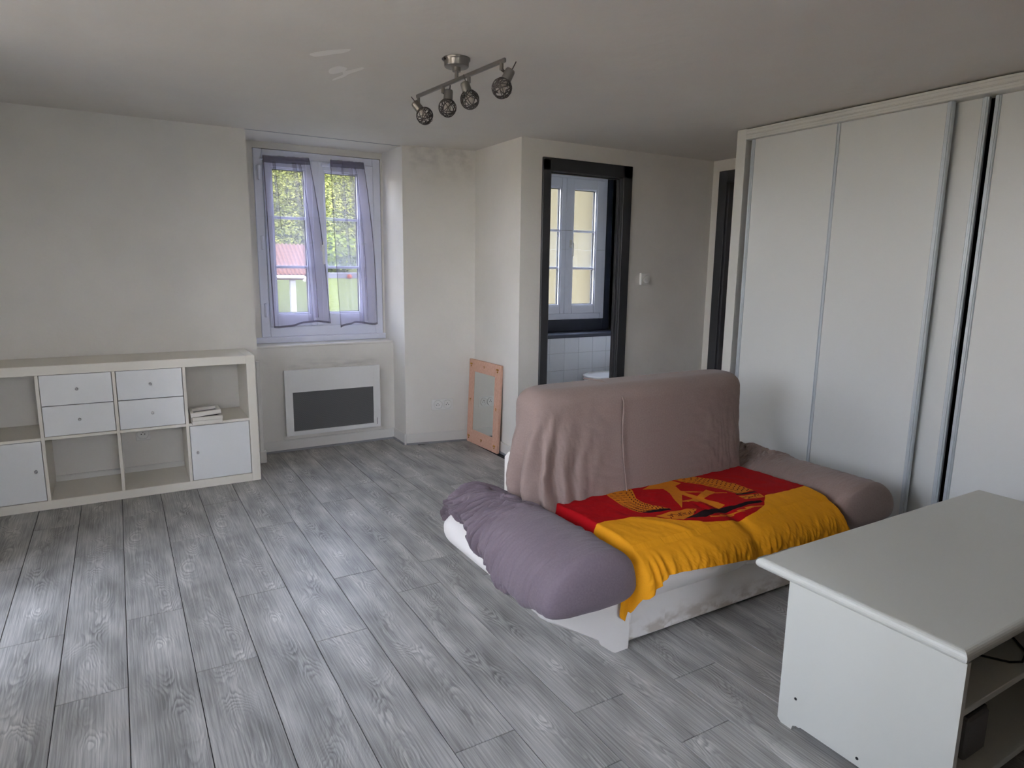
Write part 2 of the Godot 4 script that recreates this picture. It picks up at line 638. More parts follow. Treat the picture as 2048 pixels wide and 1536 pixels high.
func plank_mesh(xa: float, xb: float, za: float, zb: float, x0: float, z0: float, flip: bool) -> ArrayMesh:
	var st := begin()
	var g := 0.0011
	var e := 0.0015
	var lo := V(xa + g, -0.0045, za + g)
	var hi := V(xb - g, 0.0, zb - g)
	var P := func(x: float, y: float, z: float, n: Vector3):
		var u := clampf((x - x0) / ROWW, 0, 1)
		var v := clampf((z - z0) / PLANK, 0, 1)
		st.set_normal(n)
		st.set_uv(Vector2(u, v) if not flip else Vector2(1 - u, 1 - v))
		st.add_vertex(V(x, y, z))
	var Q := func(c: Array, n: Vector3):
		var order := [0, 1, 2, 0, 2, 3]
		if (c[1] - c[0]).cross(c[2] - c[0]).dot(n) > 0: order = [0, 2, 1, 0, 3, 2]
		for k in order: P.call(c[k].x, c[k].y, c[k].z, n)
	Q.call([V(lo.x + e, 0, lo.z + e), V(hi.x - e, 0, lo.z + e), V(hi.x - e, 0, hi.z - e), V(lo.x + e, 0, hi.z - e)], Vector3.UP)
	var s := 0.7071
	Q.call([V(lo.x, -e, lo.z), V(lo.x + e, 0, lo.z + e), V(lo.x + e, 0, hi.z - e), V(lo.x, -e, hi.z)], V(-s, s, 0))
	Q.call([V(hi.x, -e, lo.z), V(hi.x - e, 0, lo.z + e), V(hi.x - e, 0, hi.z - e), V(hi.x, -e, hi.z)], V(s, s, 0))
	Q.call([V(lo.x, -e, lo.z), V(hi.x, -e, lo.z), V(hi.x - e, 0, lo.z + e), V(lo.x + e, 0, lo.z + e)], V(0, s, -s))
	Q.call([V(lo.x, -e, hi.z), V(hi.x, -e, hi.z), V(hi.x - e, 0, hi.z - e), V(lo.x + e, 0, hi.z - e)], V(0, s, s))
	Q.call([V(lo.x, -e, lo.z), V(lo.x, -e, hi.z), V(lo.x, lo.y, hi.z), V(lo.x, lo.y, lo.z)], Vector3.LEFT)
	Q.call([V(hi.x, -e, lo.z), V(hi.x, -e, hi.z), V(hi.x, lo.y, hi.z), V(hi.x, lo.y, lo.z)], Vector3.RIGHT)
	Q.call([V(lo.x, -e, lo.z), V(hi.x, -e, lo.z), V(hi.x, lo.y, lo.z), V(lo.x, lo.y, lo.z)], Vector3.FORWARD)
	Q.call([V(lo.x, -e, hi.z), V(hi.x, -e, hi.z), V(hi.x, lo.y, hi.z), V(lo.x, lo.y, hi.z)], Vector3.BACK)
	return st.commit()

# ------------------------------------------------------------------ windows
# a ring of four mitred-looking bars round a hole
func ring(st: SurfaceTool, x0, x1, y0, y1, wl, wr, wb, wt, z0, z1, e := 0.004):
	bx(st, V(x0, y0, z0), V(x0 + wl, y1, z1), e)
	bx(st, V(x1 - wr, y0, z0), V(x1, y1, z1), e)
	bx(st, V(x0 + wl, y0, z0), V(x1 - wr, y0 + wb, z1), e)
	bx(st, V(x0 + wl, y1 - wt, z0), V(x1 - wr, y1, z1), e)

func sash(parent: Node3D, x0, x1, y0, y1, gx0, gx1, gy0, gy1, bars: Array, z: float):
	var st := begin()
	ring(st, x0, x1, y0, y1, gx0 - x0, x1 - gx1, gy0 - y0, y1 - gy1, z - 0.055, z + 0.012, 0.004)
	var s := obj("sash", st.commit(), M.pvc, parent)
	# glazing bead, a little lower than the sash
	st = begin()
	ring(st, gx0 - 0.001, gx1 + 0.001, gy0 - 0.001, gy1 + 0.001, 0.012, 0.012, 0.012, 0.012, z - 0.04, z + 0.004, 0.003)
	obj("glazing_bead", st.commit(), M.pvc, s)
	st = begin()
	ring(st, gx0 + 0.009, gx1 - 0.009, gy0 + 0.009, gy1 - 0.009, 0.006, 0.006, 0.006, 0.006, z - 0.036, z - 0.016, 0.0)
	obj("gasket", st.commit(), M.pvc_dark, s)
	var ys := [gy0]
	for b in bars:
		obj("glazing_bar", box(V(gx0, b - 0.010, z - 0.034), V(gx1, b + 0.010, z - 0.008), 0.005), M.pvc, s)
		ys.append(b)
	ys.append(gy1)
	for k in ys.size() - 1:
		obj("pane", box(V(gx0 - 0.004, ys[k] - 0.002, z - 0.026), V(gx1 + 0.004, ys[k + 1] + 0.002, z - 0.022)), M.glass, s)

func lever(parent: Node3D, x: float, y: float, z: float, down := 0.12):
	var h := obj("handle", join([
		box(V(x - 0.014, y - 0.035, z), V(x + 0.014, y + 0.035, z + 0.008), 0.004),
		box(V(x - 0.008, y - 0.008, z + 0.008), V(x + 0.008, y + 0.008, z + 0.04), 0.003),
		box(V(x - 0.009, y - down, z + 0.03), V(x + 0.009, y + 0.012, z + 0.044), 0.005)]), M.plastic, parent)
	return h

func main_window():
	var w := thing("window_1", "white two-leaf window with glazing bars in deep wall recess behind grey curtains", "window", Vector3.ZERO, 0, "", "structure")
	var st := begin()
	ring(st, 0.874, 1.783, 0.815, 2.123, 0.06, 0.06, 0.075, 0.055, -5.07, -5.0, 0.004)
	obj("frame", st.commit(), M.pvc, w)
	sash(w, 0.936, 1.292, 0.89, 2.068, 0.985, 1.226, 0.978, 2.005, [1.664, 1.318], -5.0)
	sash(w, 1.294, 1.722, 0.89, 2.068, 1.352, 1.610, 0.978, 2.005, [1.670, 1.320], -5.0)
	obj("cover_strip", box(V(1.262, 0.89, -5.01), V(1.318, 2.068, -4.982), 0.006), M.pvc, w)
	lever(w, 1.322, 1.47, -4.985, 0.13)
	obj("catch", box(V(1.335, 2.035, -5.0), V(1.40, 2.062, -4.975), 0.006), M.pvc, w)
	for y in [1.96, 1.485, 1.01]:
		obj("hinge", box(V(0.897, y - 0.05, -5.0), V(0.916, y + 0.05, -4.975), 0.006), M.pvc, w)
	obj("sill", box(V(0.772, 0.755, -5.0), V(1.799, 0.772, -4.826), 0.004), M.wall, w)
	obj("sill_step", box(V(0.772, 0.772, -5.02), V(1.799, 0.815, -4.985), 0.004), M.pvc, w)

func bathroom():
	wall("wall_bath_north", [
		[rect(2.45, -5.15, 4.5, -4.76), 0, 0.74],
		[rect(2.45, -5.15, 2.98, -4.75), 0.74, CEIL],
		[rect(4.03, -5.15, 4.5, -4.75), 0.74, CEIL],
		[rect(2.98, -5.15, 4.03, -4.75), 2.155, CEIL],
	], M.wall, "white bathroom wall around the far window")
	wall("wall_bath_east", [[rect(4.40, -5.15, 4.6, -3.84), 0, CEIL], [rect(4.09, -3.96, 4.45, -3.84), 0, CEIL]], M.wall, "bathroom side wall hidden behind the doorway")
	var t := thing("wall_bath_tiles", "white square wall tiles below the bathroom window", "tiles", Vector3.ZERO, 0, "", "structure")
	obj("tile_backing", box(V(2.45, 0, -4.76), V(4.40, 0.752, -4.728)), M.grout, t)
	for r in 5:
		for c in 13:
			var x := 2.568 + 0.1535 * c
			var y := 0.752 - 0.1515 * (r + 1)
			if x + 0.1515 > 4.40: continue
			obj("tile", box(V(x, maxf(y, 0.0), -4.728), V(x + 0.1517, y + 0.1497, -4.7205 + 0.0006 * ((r * 7 + c * 3) % 3)), 0.0012), M.tile, t)
	var w := thing("window_2", "white two-leaf window with dark painted surround seen through bathroom doorway", "window", Vector3.ZERO, 0, "", "structure")
	var st := begin()
	ring(st, 2.98, 4.03, 0.765, 2.20, 0.075, 0.085, 0.11, 0.035, -5.08, -4.985, 0.004)
	obj("painted_surround", st.commit(), M.navy, w)
	st = begin()
	ring(st, 3.052, 3.948, 0.872, 2.165, 0.05, 0.05, 0.06, 0.05, -5.06, -4.97, 0.004)
	obj("frame", st.commit(), M.pvc, w)
	sash(w, 3.092, 3.504, 0.925, 2.12, 3.16, 3.435, 1.0, 2.035, [1.665, 1.335], -4.97)
	sash(w, 3.506, 3.908, 0.925, 2.12, 3.565, 3.825, 1.0, 2.035, [1.665, 1.335], -4.97)
	obj("cover_strip", box(V(3.478, 0.925, -4.975), V(3.532, 2.12, -4.952), 0.006), M.pvc, w)
	lever(w, 3.535, 1.55, -4.953, 0.11)
	obj("sill", box(V(2.98, 0.735, -5.0), V(4.06, 0.765, -4.70), 0.005), M.navy, w)
	var side := box(V(4.03, 0.765, -5.0), V(4.045, 2.155, -4.74), 0.002)
	obj("reveal", side, M.wall, w)
	tag(obj("floor_bathroom", box(V(2.45, -0.02, -4.76), V(4.4, 0.0, -3.905)), M.tile), "pale bathroom floor behind the doorway", "floor", "", "structure")
	# toilet facing left
	var o := thing("toilet", "white toilet with closed lid seen through the bathroom doorway", "toilet", V(3.62, 0, -4.40))
	var rows := []
	for s in [[0.0, 0.62], [0.02, 0.64], [0.12, 0.60], [0.22, 0.66], [0.30, 0.86], [0.37, 0.98], [0.395, 1.0], [0.40, 0.97]]:
		var row := PackedVector3Array()
		for k in 32:
			var f := TAU * k / 32
			var ex := 0.265 if cos(f) < 0 else 0.20
			row.append(V(cos(f) * ex * s[1] + (0.02 if s[1] < 0.7 else 0.0), s[0], sin(f) * 0.18 * s[1]))
		rows.append(row)
	obj("bowl", skin(rows), M.porcelain, o)
	for q in [["seat", 0.402, 0.42, 1.03], ["lid", 0.424, 0.446, 1.05]]:
		rows = []
		for s in [[q[1], 0.97], [q[1] + 0.003, 1.0], [q[2] - 0.006, 1.0], [q[2] - 0.002, 0.97], [q[2], 0.90]]:
			var row := PackedVector3Array()
			for k in 40:
				var f := TAU * k / 40
				var ex := 0.27 if cos(f) < 0 else 0.20
				row.append(V(cos(f) * ex * s[1] * q[3], s[0], sin(f) * 0.185 * s[1] * q[3]))
			rows.append(row)
		obj(q[0], skin(rows), M.porcelain, o)
	obj("tank", box(V(0.22, 0.36, -0.19), V(0.42, 0.76, 0.19), 0.02), M.porcelain, o)
	obj("tank_lid", box(V(0.21, 0.762, -0.2), V(0.43, 0.79, 0.2), 0.01), M.porcelain, o)
	obj("flush_button", lathe([[0.02, 0.79], [0.02, 0.797], [0.015, 0.80]], V(0.32, 0, 0), Vector3.UP, 16), M.steel, o)

func doors():
	var d := thing("door_1", "dark grey door frame of the open bathroom doorway", "door frame", Vector3.ZERO, 0, "", "structure")
	var st := begin()
	# architrave on the room side
	bx(st, V(2.492, 0, -3.842), V(2.556, 2.048, -3.824), 0.004)
	bx(st, V(3.180, 0, -3.842), V(3.262, 2.06, -3.824), 0.004)
	bx(st, V(2.492, 1.975, -3.842), V(3.262, 2.06, -3.824), 0.004)
	obj("architrave", st.commit(), M.anthracite, d)
	st = begin()
	bx(st, V(2.548, 0, -3.90), V(2.568, 1.99, -3.838), 0.003)
	bx(st, V(3.174, 0, -3.90), V(3.192, 1.99, -3.838), 0.003)
	bx(st, V(2.548, 1.972, -3.90), V(3.192, 1.992, -3.838), 0.003)
	obj("jamb", st.commit(), M.anthracite, d)
	st = begin()
	bx(st, V(2.568, 0, -3.88), V(2.576, 1.972, -3.862), 0.002)
	bx(st, V(3.166, 0, -3.88), V(3.174, 1.972, -3.862), 0.002)
	bx(st, V(2.568, 1.964, -3.88), V(3.174, 1.972, -3.862), 0.002)
	obj("stop_bead", st.commit(), M.anthracite, d)
	var e := thing("door_2", "dark grey door frame with pale door at the end of passage beside wardrobe", "door", Vector3.ZERO, 0, "", "structure")
	st = begin()
	bx(st, V(4.072, 0, -3.765), V(4.10, 2.085, -3.685), 0.004)
	bx(st, V(4.072, 0, -2.955), V(4.10, 2.085, -2.90), 0.004)
	bx(st, V(4.072, 1.995, -3.685), V(4.10, 2.085, -2.955), 0.004)
	obj("architrave", st.commit(), M.anthracite, e)
	st = begin()
	bx(st, V(4.09, 0, -3.70), V(4.19, 2.04, -3.67), 0.003)
	bx(st, V(4.09, 0, -2.95), V(4.19, 2.04, -2.92), 0.003)
	bx(st, V(4.09, 2.01, -3.67), V(4.19, 2.04, -2.95), 0.003)
	obj("jamb", st.commit(), M.anthracite, e)
	obj("leaf", box(V(4.14, 0.005, -3.668), V(4.18, 2.008, -2.952), 0.003), M.door_leaf, e)
	# round thermostat
	var t := thing("thermostat", "square white wall thermostat with round dial right of bathroom doorway", "thermostat", V(3.42, 1.263, -3.84))
	obj("plate", box(V(-0.042, -0.045, 0), V(0.046, 0.045, 0.022), 0.004), M.plastic, t)
	obj("dial", lathe([[0.028, 0.0], [0.028, 0.014], [0.025, 0.017], [0.0, 0.018]], V(0.006, 0, 0.022), Vector3.BACK, 32), M.plastic, t)

func left_windows():
	tag(obj("added_shade_block", join([box(V(-1.4, 2.42, -5.5), V(1.0, 3.4, 1.6)), box(V(1.0, 2.42, -5.5), V(10.0, 8.6, 1.6))]), M.wall), "unseen block added above the room to keep sun and sky off the north side", "building", "", "structure")  # unseen mass added to cut sun and sky north of the room
	var i := 3
	for o in [[-3.12, -2.58, 0.0], [-1.70, -0.45, 1.0]]:
		var w := thing("window_%d" % i, ["tall white glazed window beside the shelf end of room, outside the picture", "tall white glazed window beside the camera, outside the picture"][i - 3], "window", Vector3.ZERO, 0, "", "structure")
		var z0: float = o[0]
		var z1: float = o[1]
		var zm := (z0 + z1) / 2
		var y0: float = o[2]
		var st := begin()
		bx(st, V(-1.30, y0, z0), V(-1.24, 2.08, z0 + 0.06), 0.004)
		bx(st, V(-1.30, y0, z1 - 0.06), V(-1.24, 2.08, z1), 0.004)
		bx(st, V(-1.30, y0, z0 + 0.06), V(-1.24, y0 + 0.08, z1 - 0.06), 0.004)
		bx(st, V(-1.30, 2.02, z0 + 0.06), V(-1.24, 2.08, z1 - 0.06), 0.004)
		bx(st, V(-1.295, y0 + 0.08, zm - 0.04), V(-1.235, 2.02, zm + 0.04), 0.004)
		obj("frame", st.commit(), M.pvc, w)
		obj("pane", box(V(-1.272, y0 + 0.08, z0 + 0.06), V(-1.268, 2.02, zm - 0.04)), M.glass, w)
		obj("pane", box(V(-1.272, y0 + 0.08, zm + 0.04), V(-1.268, 2.02, z1 - 0.06)), M.glass, w)
		i += 1

# ------------------------------------------------------------------ what the windows show
func land(x: float, z: float) -> float:
	var d := -z
	var y := -2.6
	y += 1.5 * ss(14.0, 30.0, d)
	y += 1.9 * ss(29.0, 42.0, d)
	y += maxf(0.0, d - 44.0) * 0.42
	y += sin(x * 0.21 + z * 0.13) * 0.25 * ss(42.0, 60.0, d)
	return y

func leaf_ball(n: int, r: Vector3, size: float, sd: int) -> ArrayMesh:
	var g := RandomNumberGenerator.new()
	g.seed = sd
	var st := begin()
	for i in n:
		var d := V(g.randfn(), g.randfn(), g.randfn()).normalized()
		var lump := 1.0 + 0.22 * sin(d.x * 5.0 + sd) * sin(d.y * 4.0 + sd * 2) * cos(d.z * 5.0)
		var p := d * r * lump * pow(g.randf(), 0.22)
		p.y = maxf(p.y, -r.y * 0.9)
		var a := (d + V(g.randf_range(-1, 1), g.randf_range(-1, 1), g.randf_range(-1, 1)) * 0.8).normalized()
		var u := a.cross(V(g.randf_range(-1, 1), 1, g.randf_range(-1, 1))).normalized() * size * g.randf_range(0.6, 1.2)
		var v := a.cross(u).normalized() * size * 0.55
		st.set_normal(a)
		for q in [-u, v, u, -u, u, -v]:
			st.set_normal(a)
			st.add_vertex(p + q)
	return st.commit()

func matte(c: Color, rough := 0.9) -> StandardMaterial3D:
	var m := mat(c, rough)
	m.specular_mode = BaseMaterial3D.SPECULAR_DISABLED
	return m

func outside():
	var grass := matte(Color.WHITE, 0.95)
	grass.albedo_texture = noise_tex(201, 0.03, Color(0.12, 0.145, 0.075), Color(0.29, 0.30, 0.205), 512, 5)
	grass.uv1_triplanar = true
	grass.uv1_world_triplanar = true
	grass.uv1_scale = Vector3(0.45, 0.45, 0.45)
	var rows := []
	for i in 90:
		var z := -6.0 - 1.3 * i
		var row := PackedVector3Array()
		for k in 70:
			var x := -40.0 + 1.9 * k
			row.append(V(x, land(x, z), z))
		rows.append(row)
	tag(obj("hillside", skin(rows, false, false, Vector3.UP), grass), "green grassy hillside rising behind the window", "hillside", "", "structure")
	var st := begin()
	bx(st, V(-30, 0.2, -44.6), V(60, 0.86, -39.2))
	tag(obj("road", st.commit(), matte(Color(0.25, 0.25, 0.28), 0.9)), "grey road at the foot of the hill outside", "road", "", "structure")
	# leafy undergrowth over the hill
	var leaf := matte(Color.WHITE, 0.8)
	leaf.vertex_color_use_as_albedo = true
	leaf.backlight_enabled = true
	leaf.backlight = Color(0.25, 0.30, 0.12)
	var mm := MultiMesh.new()
	mm.transform_format = MultiMesh.TRANSFORM_3D
	mm.use_colors = true
	mm.mesh = leaf_ball(170, Vector3(0.6, 0.5, 0.6), 0.10, 5)
	var count := 2600
	mm.instance_count = count
	var g := RandomNumberGenerator.new()
	g.seed = 77
	for i in count:
		var z := -46.0 - 44.0 * g.randf()
		var x := -z * g.randf_range(0.10, 0.42)
		var s := g.randf_range(0.6, 1.5)
		mm.set_instance_transform(i, Transform3D(Basis.from_euler(V(0, g.randf() * TAU, 0)).scaled(Vector3.ONE * s), V(x, land(x, z) + 0.25 * s, z)))
		var f := g.randf()
		var c := Color(0.050, 0.058, 0.012).lerp(Color(0.095, 0.098, 0.026), f)
		mm.set_instance_color(i, c)
	var mi := MultiMeshInstance3D.new()
	mi.name = "hillside_foliage"
	mi.multimesh = mm
	mi.material_override = leaf
	add_child(mi)
	tag(mi, "yellow-green bushes covering the hillside outside the window", "foliage", "", "stuff")
	for b in [["bright", 12.4, -43.8, 1.5, Color(0.25, 0.28, 0.09), "bright green bush at the roadside behind right window leaf"], ["dark", 10.15, -39.6, 0.62, Color(0.08, 0.10, 0.07), "small dark shrub at the near roadside behind the window"], ["low", 11.9, -39.0, 0.15, Color(0.42, 0.22, 0.16), "low orange flowering bush near the road"]]:
		var t := thing("bush", b[5], "bush", V(b[1], land(b[1], b[2]), b[2]))
		var lm := matte(b[4], 0.85)
		lm.backlight_enabled = true
		lm.backlight = b[4].darkened(0.5)
		var lb := leaf_ball(900, Vector3(b[3], b[3] * 0.9, b[3]), 0.13 * b[3], int(b[1] * 10))
		var f := obj("foliage", lb, lm, t)
		f.position.y = b[3] * 0.85
		obj("stem", lathe([[0.05 * b[3], 0], [0.04 * b[3], b[3] * 0.8]], Vector3.ZERO, Vector3.UP, 8), matte(Color(0.3, 0.22, 0.16), 0.9), t)
	# open shelter with a tiled roof on a white pillar
	var h := thing("shelter", "open roadside shelter with terracotta tiled roof and white pillar", "shelter", V(6.59, -1.25, -30.0))
	var tile := matte(Color.WHITE, 0.85)
	tile.albedo_texture = noise_tex(211, 0.05, Color(0.255, 0.185, 0.175), Color(0.32, 0.25, 0.235))
	tile.uv1_triplanar = true
	rows = []
	for r in 9:
		for half in 2:
			var v := (r + half * 0.98) / 9.0
			var lift := 0.035 * (1 - half)
			var row := PackedVector3Array()
			for k in 161:
				var x := -4.2 + 5.2 * k / 160.0
				row.append(V(x, 3.50 - 1.38 * v + 0.035 * sin(k * TAU / 5.33) - lift + 0.03, -1.6 + 2.0 * v))
			rows.append(row)
	obj("roof_tiles", skin(rows, false, false, Vector3.UP), tile, h).set_meta("kind", "stuff")
	var pl := box(V(-4.2, -0.05, -1.25), V(1.0, 0.0, 1.25))
	var deck := obj("roof_boards", pl, matte(Color(0.30, 0.24, 0.22), 0.8), h)
	deck.position = V(0, 2.72, -0.62)
	deck.rotation.x = deg_to_rad(34.6)
	obj("fascia", box(V(-4.2, 1.93, 0.26), V(1.0, 2.08, 0.32), 0.01), matte(Color(0.33, 0.25, 0.24), 0.8), h)
	obj("gutter", tube([V(-4.2, 2.07, 0.38), V(0.42, 2.06, 0.38), V(0.5, 2.02, 0.36), V(0.46, 1.90, 0.30)], 0.07, 10), matte(Color(0.78, 0.76, 0.76), 0.5), h)
	for x in [-0.11, -3.6]:
		obj("pillar", box(V(x, 0, -0.02), V(x + 0.23, 1.98, 0.21), 0.01), matte(Color(0.46, 0.455, 0.44), 0.7), h)
		obj("pillar", box(V(x - 0.5, 0, -1.5), V(x - 0.3, 2.9, -1.3), 0.01), matte(Color(0.22, 0.21, 0.23), 0.7), h)
	# pale neighbouring house wall
	var fa := thing("neighbour_house", "pale yellow neighbouring house wall seen through the bathroom window", "house", V(4.2, -2.6, -8.3))
	obj("wall", box(V(0, 0, -0.4), V(9, 8.0, 0)), matte(Color(0.40, 0.375, 0.305), 0.9), fa)
	obj("corner_pilaster", box(V(2.13, 0, 0.0), V(2.55, 8.0, 0.10), 0.02), matte(Color(0.37, 0.26, 0.22), 0.9), fa)
	tag(obj("ground_street", box(V(-30, -3.2, -6.0), V(-1.35, -2.6, 20)), matte(Color(0.42, 0.41, 0.40), 0.9)), "pale paved street beside the house, outside the picture", "street", "", "structure")
	tag(obj("added_bounce_wall", box(V(-9.0, -2.6, -14), V(-6.5, 1.5, 8)), matte(Color(0.82, 0.76, 0.66), 0.9)), "unseen pale house wall added across the street to bounce sunlight into the room", "house")  # unseen, added as a sunlit reflector for the west windows

# ------------------------------------------------------------------ wardrobe
func stile(st: SurfaceTool, x: float, z0: float, z1: float, y0: float, y1: float):
	bx(st, V(x, y0, z0), V(x + 0.022, y1, z1), 0.003)
	bx(st, V(x - 0.004, y0, z0 + (z1 - z0) * 0.4), V(x + 0.01, y1, z1 - (z1 - z0) * 0.25), 0.002)

func wardrobe():
	var w := thing("sliding_wardrobe", "tall white built-in wardrobe with three sliding doors along the right wall", "wardrobe")
	obj("side_panel", box(V(3.305, 0, -2.932), V(4.085, 2.168, -2.862), 0.002), M.track, w)
	var st := begin()
	bx(st, V(3.305, 2.104, -2.862), V(3.42, 2.162, -0.40), 0.002)
	bx(st, V(3.297, 2.104, -2.862), V(3.306, 2.116, -0.40), 0.002)
	bx(st, V(3.297, 2.128, -2.862), V(3.306, 2.134, -0.40), 0.002)
	bx(st, V(3.299, 2.150, -2.862), V(3.306, 2.162, -0.40), 0.002)
	obj("top_track", st.commit(), M.track, w)
	obj("bottom_track", box(V(3.30, 0, -2.862), V(3.42, 0.012, -0.40), 0.002), M.alu, w)
	obj("end_panel", box(V(3.305, 0, -0.40), V(4.085, 2.168, -0.36), 0.002), M.track, w)
	obj("inner_back", box(V(4.05, 0.0, -2.862), V(4.085, 2.168, -0.40)), M.dark, w)
	obj("inner_top", box(V(3.43, 2.15, -2.862), V(4.05, 2.168, -0.40)), M.dark, w)
	# front track: first door; back track: second and third
	for d in [[3.325, -2.835, -1.711, [-2.275]], [3.368, -1.90, -1.587, []], [3.368, -1.566, -0.42, []]]:
		var x: float = d[0]
		var z0: float = d[1]
		var z1: float = d[2]
		var door := obj("sliding_door", box(V(x + 0.004, 0.014, z0 + 0.02), V(x + 0.016, 2.103, z1 - 0.02)), M.lacquer, w)
		st = begin()
		stile(st, x - 0.004, z0, z0 + 0.024, 0.012, 2.103)
		obj("stile", st.commit(), M.alu, door)
		st = begin()
		stile(st, x - 0.008, z1 - 0.028, z1, 0.012, 2.103)
		obj("stile", st.commit(), M.alu, door)
		for b in d[3]:
			st = begin()
			bx(st, V(x - 0.001, 0.014, b - 0.012), V(x + 0.012, 2.103, b - 0.007), 0.001)
			bx(st, V(x - 0.001, 0.014, b + 0.003), V(x + 0.012, 2.103, b + 0.008), 0.001)
			bx(st, V(x + 0.001, 0.014, b - 0.007), V(x + 0.012, 2.103, b + 0.003), 0.001)
			obj("joint_profile", st.commit(), M.alu, door)

# ------------------------------------------------------------------ cube shelf
func knob(parent: Node3D, x: float, y: float, z: float):
	obj("knob", lathe([[0.0045, 0.0], [0.0045, 0.012], [0.0075, 0.014], [0.0078, 0.022], [0.006, 0.0245], [0.0, 0.025]], V(x, y, z), Vector3.BACK, 16), M.knob, parent)

func shelf_unit():
	var X1 := 0.690
	var X0 := X1 - 1.488
	var zf := -4.239
	var zb := zf - 0.372
	var s := thing("cube_shelf", "low white cube shelf with drawers, doors and open compartments", "shelf", V(X0, 0, zf))
	s.position = Vector3.ZERO
	obj("side_panel", box(V(X0, 0, zb), V(X0 + 0.05, 0.79, zf), 0.0015), M.foil, s)
	obj("side_panel", box(V(X1 - 0.05, 0, zb), V(X1, 0.79, zf), 0.0015), M.foil, s)
	obj("top_panel", box(V(X0 + 0.0505, 0.74, zb), V(X1 - 0.0505, 0.79, zf), 0.0015), M.foil, s)
	obj("bottom_panel", box(V(X0 + 0.0505, 0, zb), V(X1 - 0.0505, 0.05, zf), 0.0015), M.foil, s)
	var dv := []
	for k in 3:
		var x := X1 - 0.385 - 0.351 * k
		obj("divider", box(V(x - 0.016, 0.05, zb), V(x, 0.74, zf - 0.001), 0.001), M.foil, s)
		dv.append(x)
	var cells := [[X1 - 0.385, X1 - 0.05], [X1 - 0.736, X1 - 0.401], [X1 - 1.087, X1 - 0.752], [X1 - 1.438, X1 - 1.103]]
	for c in cells:
		obj("shelf_board", box(V(c[0], 0.387, zb), V(c[1], 0.403, zf - 0.001), 0.001), M.foil, s)
	for k in [1, 2]:
		var c = cells[k]
		for r in [[0.4055, 0.569], [0.573, 0.7375]]:
			var x0: float = c[0] + 0.003
			var x1: float = c[1] - 0.003
			var d := obj("drawer", box(V(x0, r[0], zf - 0.022), V(x1, r[1], zf - 0.003), 0.001), M.insert, s)
			obj("drawer_box", box(V(x0 + 0.01, r[0] + 0.01, zb + 0.02), V(x1 - 0.01, r[1] - 0.02, zf - 0.022)), M.insert, d)
			knob(d, (x0 + x1) / 2, (r[0] + r[1]) / 2 + 0.003, zf - 0.003)
	for k in [0, 3]:
		var c = cells[k]
		var x0: float = c[0] + 0.003
		var x1: float = c[1] - 0.003
		var d := obj("door", box(V(x0, 0.053, zf - 0.022), V(x1, 0.384, zf - 0.003), 0.001), M.insert, s)
		knob(d, x0 + 0.033 if k == 0 else x1 - 0.033, 0.225, zf - 0.003)
	# picture frames lying in the open compartment
	var i := 0
	for f in [["lowest of the small white picture frames stacked in shelf compartment", 0.403, 0.022, 0.0, 0.0], ["middle white picture frame of the stack in shelf compartment", 0.4255, 0.021, 0.0, 0.002], ["topmost white picture frame, tilted, showing its dark picture", 0.4475, 0.025, 4.2, -0.004]]:
		var p := thing("picture_frame", f[0], "picture frame", V(0.3185, f[1], -4.19), 0.0, "picture frames stacked in the cube shelf")
		p.rotation.z = deg_to_rad(f[3])
		var y1: float = f[2]
		var st := begin()
		bx(st, V(0.0 + f[4], 0, -0.16), V(0.165 + f[4], y1, -0.128), 0.0015)
		bx(st, V(0.0 + f[4], 0, -0.02), V(0.165 + f[4], y1, 0.0), 0.0015)
		bx(st, V(0.0 + f[4], 0, -0.128), V(0.018 + f[4], y1, -0.02), 0.0015)
		bx(st, V(0.147 + f[4], 0, -0.128), V(0.165 + f[4], y1, -0.02), 0.0015)
		obj("frame", st.commit(), M.picture_frame, p)
		obj("picture", box(V(0.018 + f[4], 0.002, -0.128), V(0.147 + f[4], 0.008, -0.02)), M.picture_dark, p)
		i += 1

# ------------------------------------------------------------------ wall fittings
func radiator():
	var r := thing("electric_radiator", "white wall-mounted electric panel radiator with grey perforated grille", "radiator", V(1.312, 0.362, -4.752))
	var st := begin()
	ring(st, -0.348, 0.348, -0.236, 0.238, 0.052, 0.052, 0.031, 0.160, -0.02, 0.0, 0.0006)
	obj("front_frame", st.commit(), M.radiator, r)
	obj("casing", box(V(-0.335, -0.222, -0.066), V(0.335, 0.224, -0.02), 0.004), M.radiator, r)
	obj("wall_bracket", box(V(-0.2, -0.1, -0.078), V(0.2, 0.1, -0.066)), M.bead, r)
	var im := Image.create(64, 64, false, Image.FORMAT_RGB8)
	im.fill(Color(0.40, 0.405, 0.405))
	for y in 4:
		for x in 4:
			im.fill_rect(Rect2i(x * 16 + (8 if y % 2 else 0), y * 16, 6, 9), Color(0.12, 0.12, 0.125))
	var gm := mat(Color.WHITE, 0.5)
	gm.albedo_texture = ImageTexture.create_from_image(im)
	gm.uv1_scale = Vector3(36, 36, 36)
	obj("grille", box(V(-0.296, -0.205, -0.014), V(0.296, 0.078, -0.007), 0.001), gm, r)
	obj("badge", box(V(0.318, -0.215, 0.0), V(0.323, -0.165, 0.001)), M.bead, r)

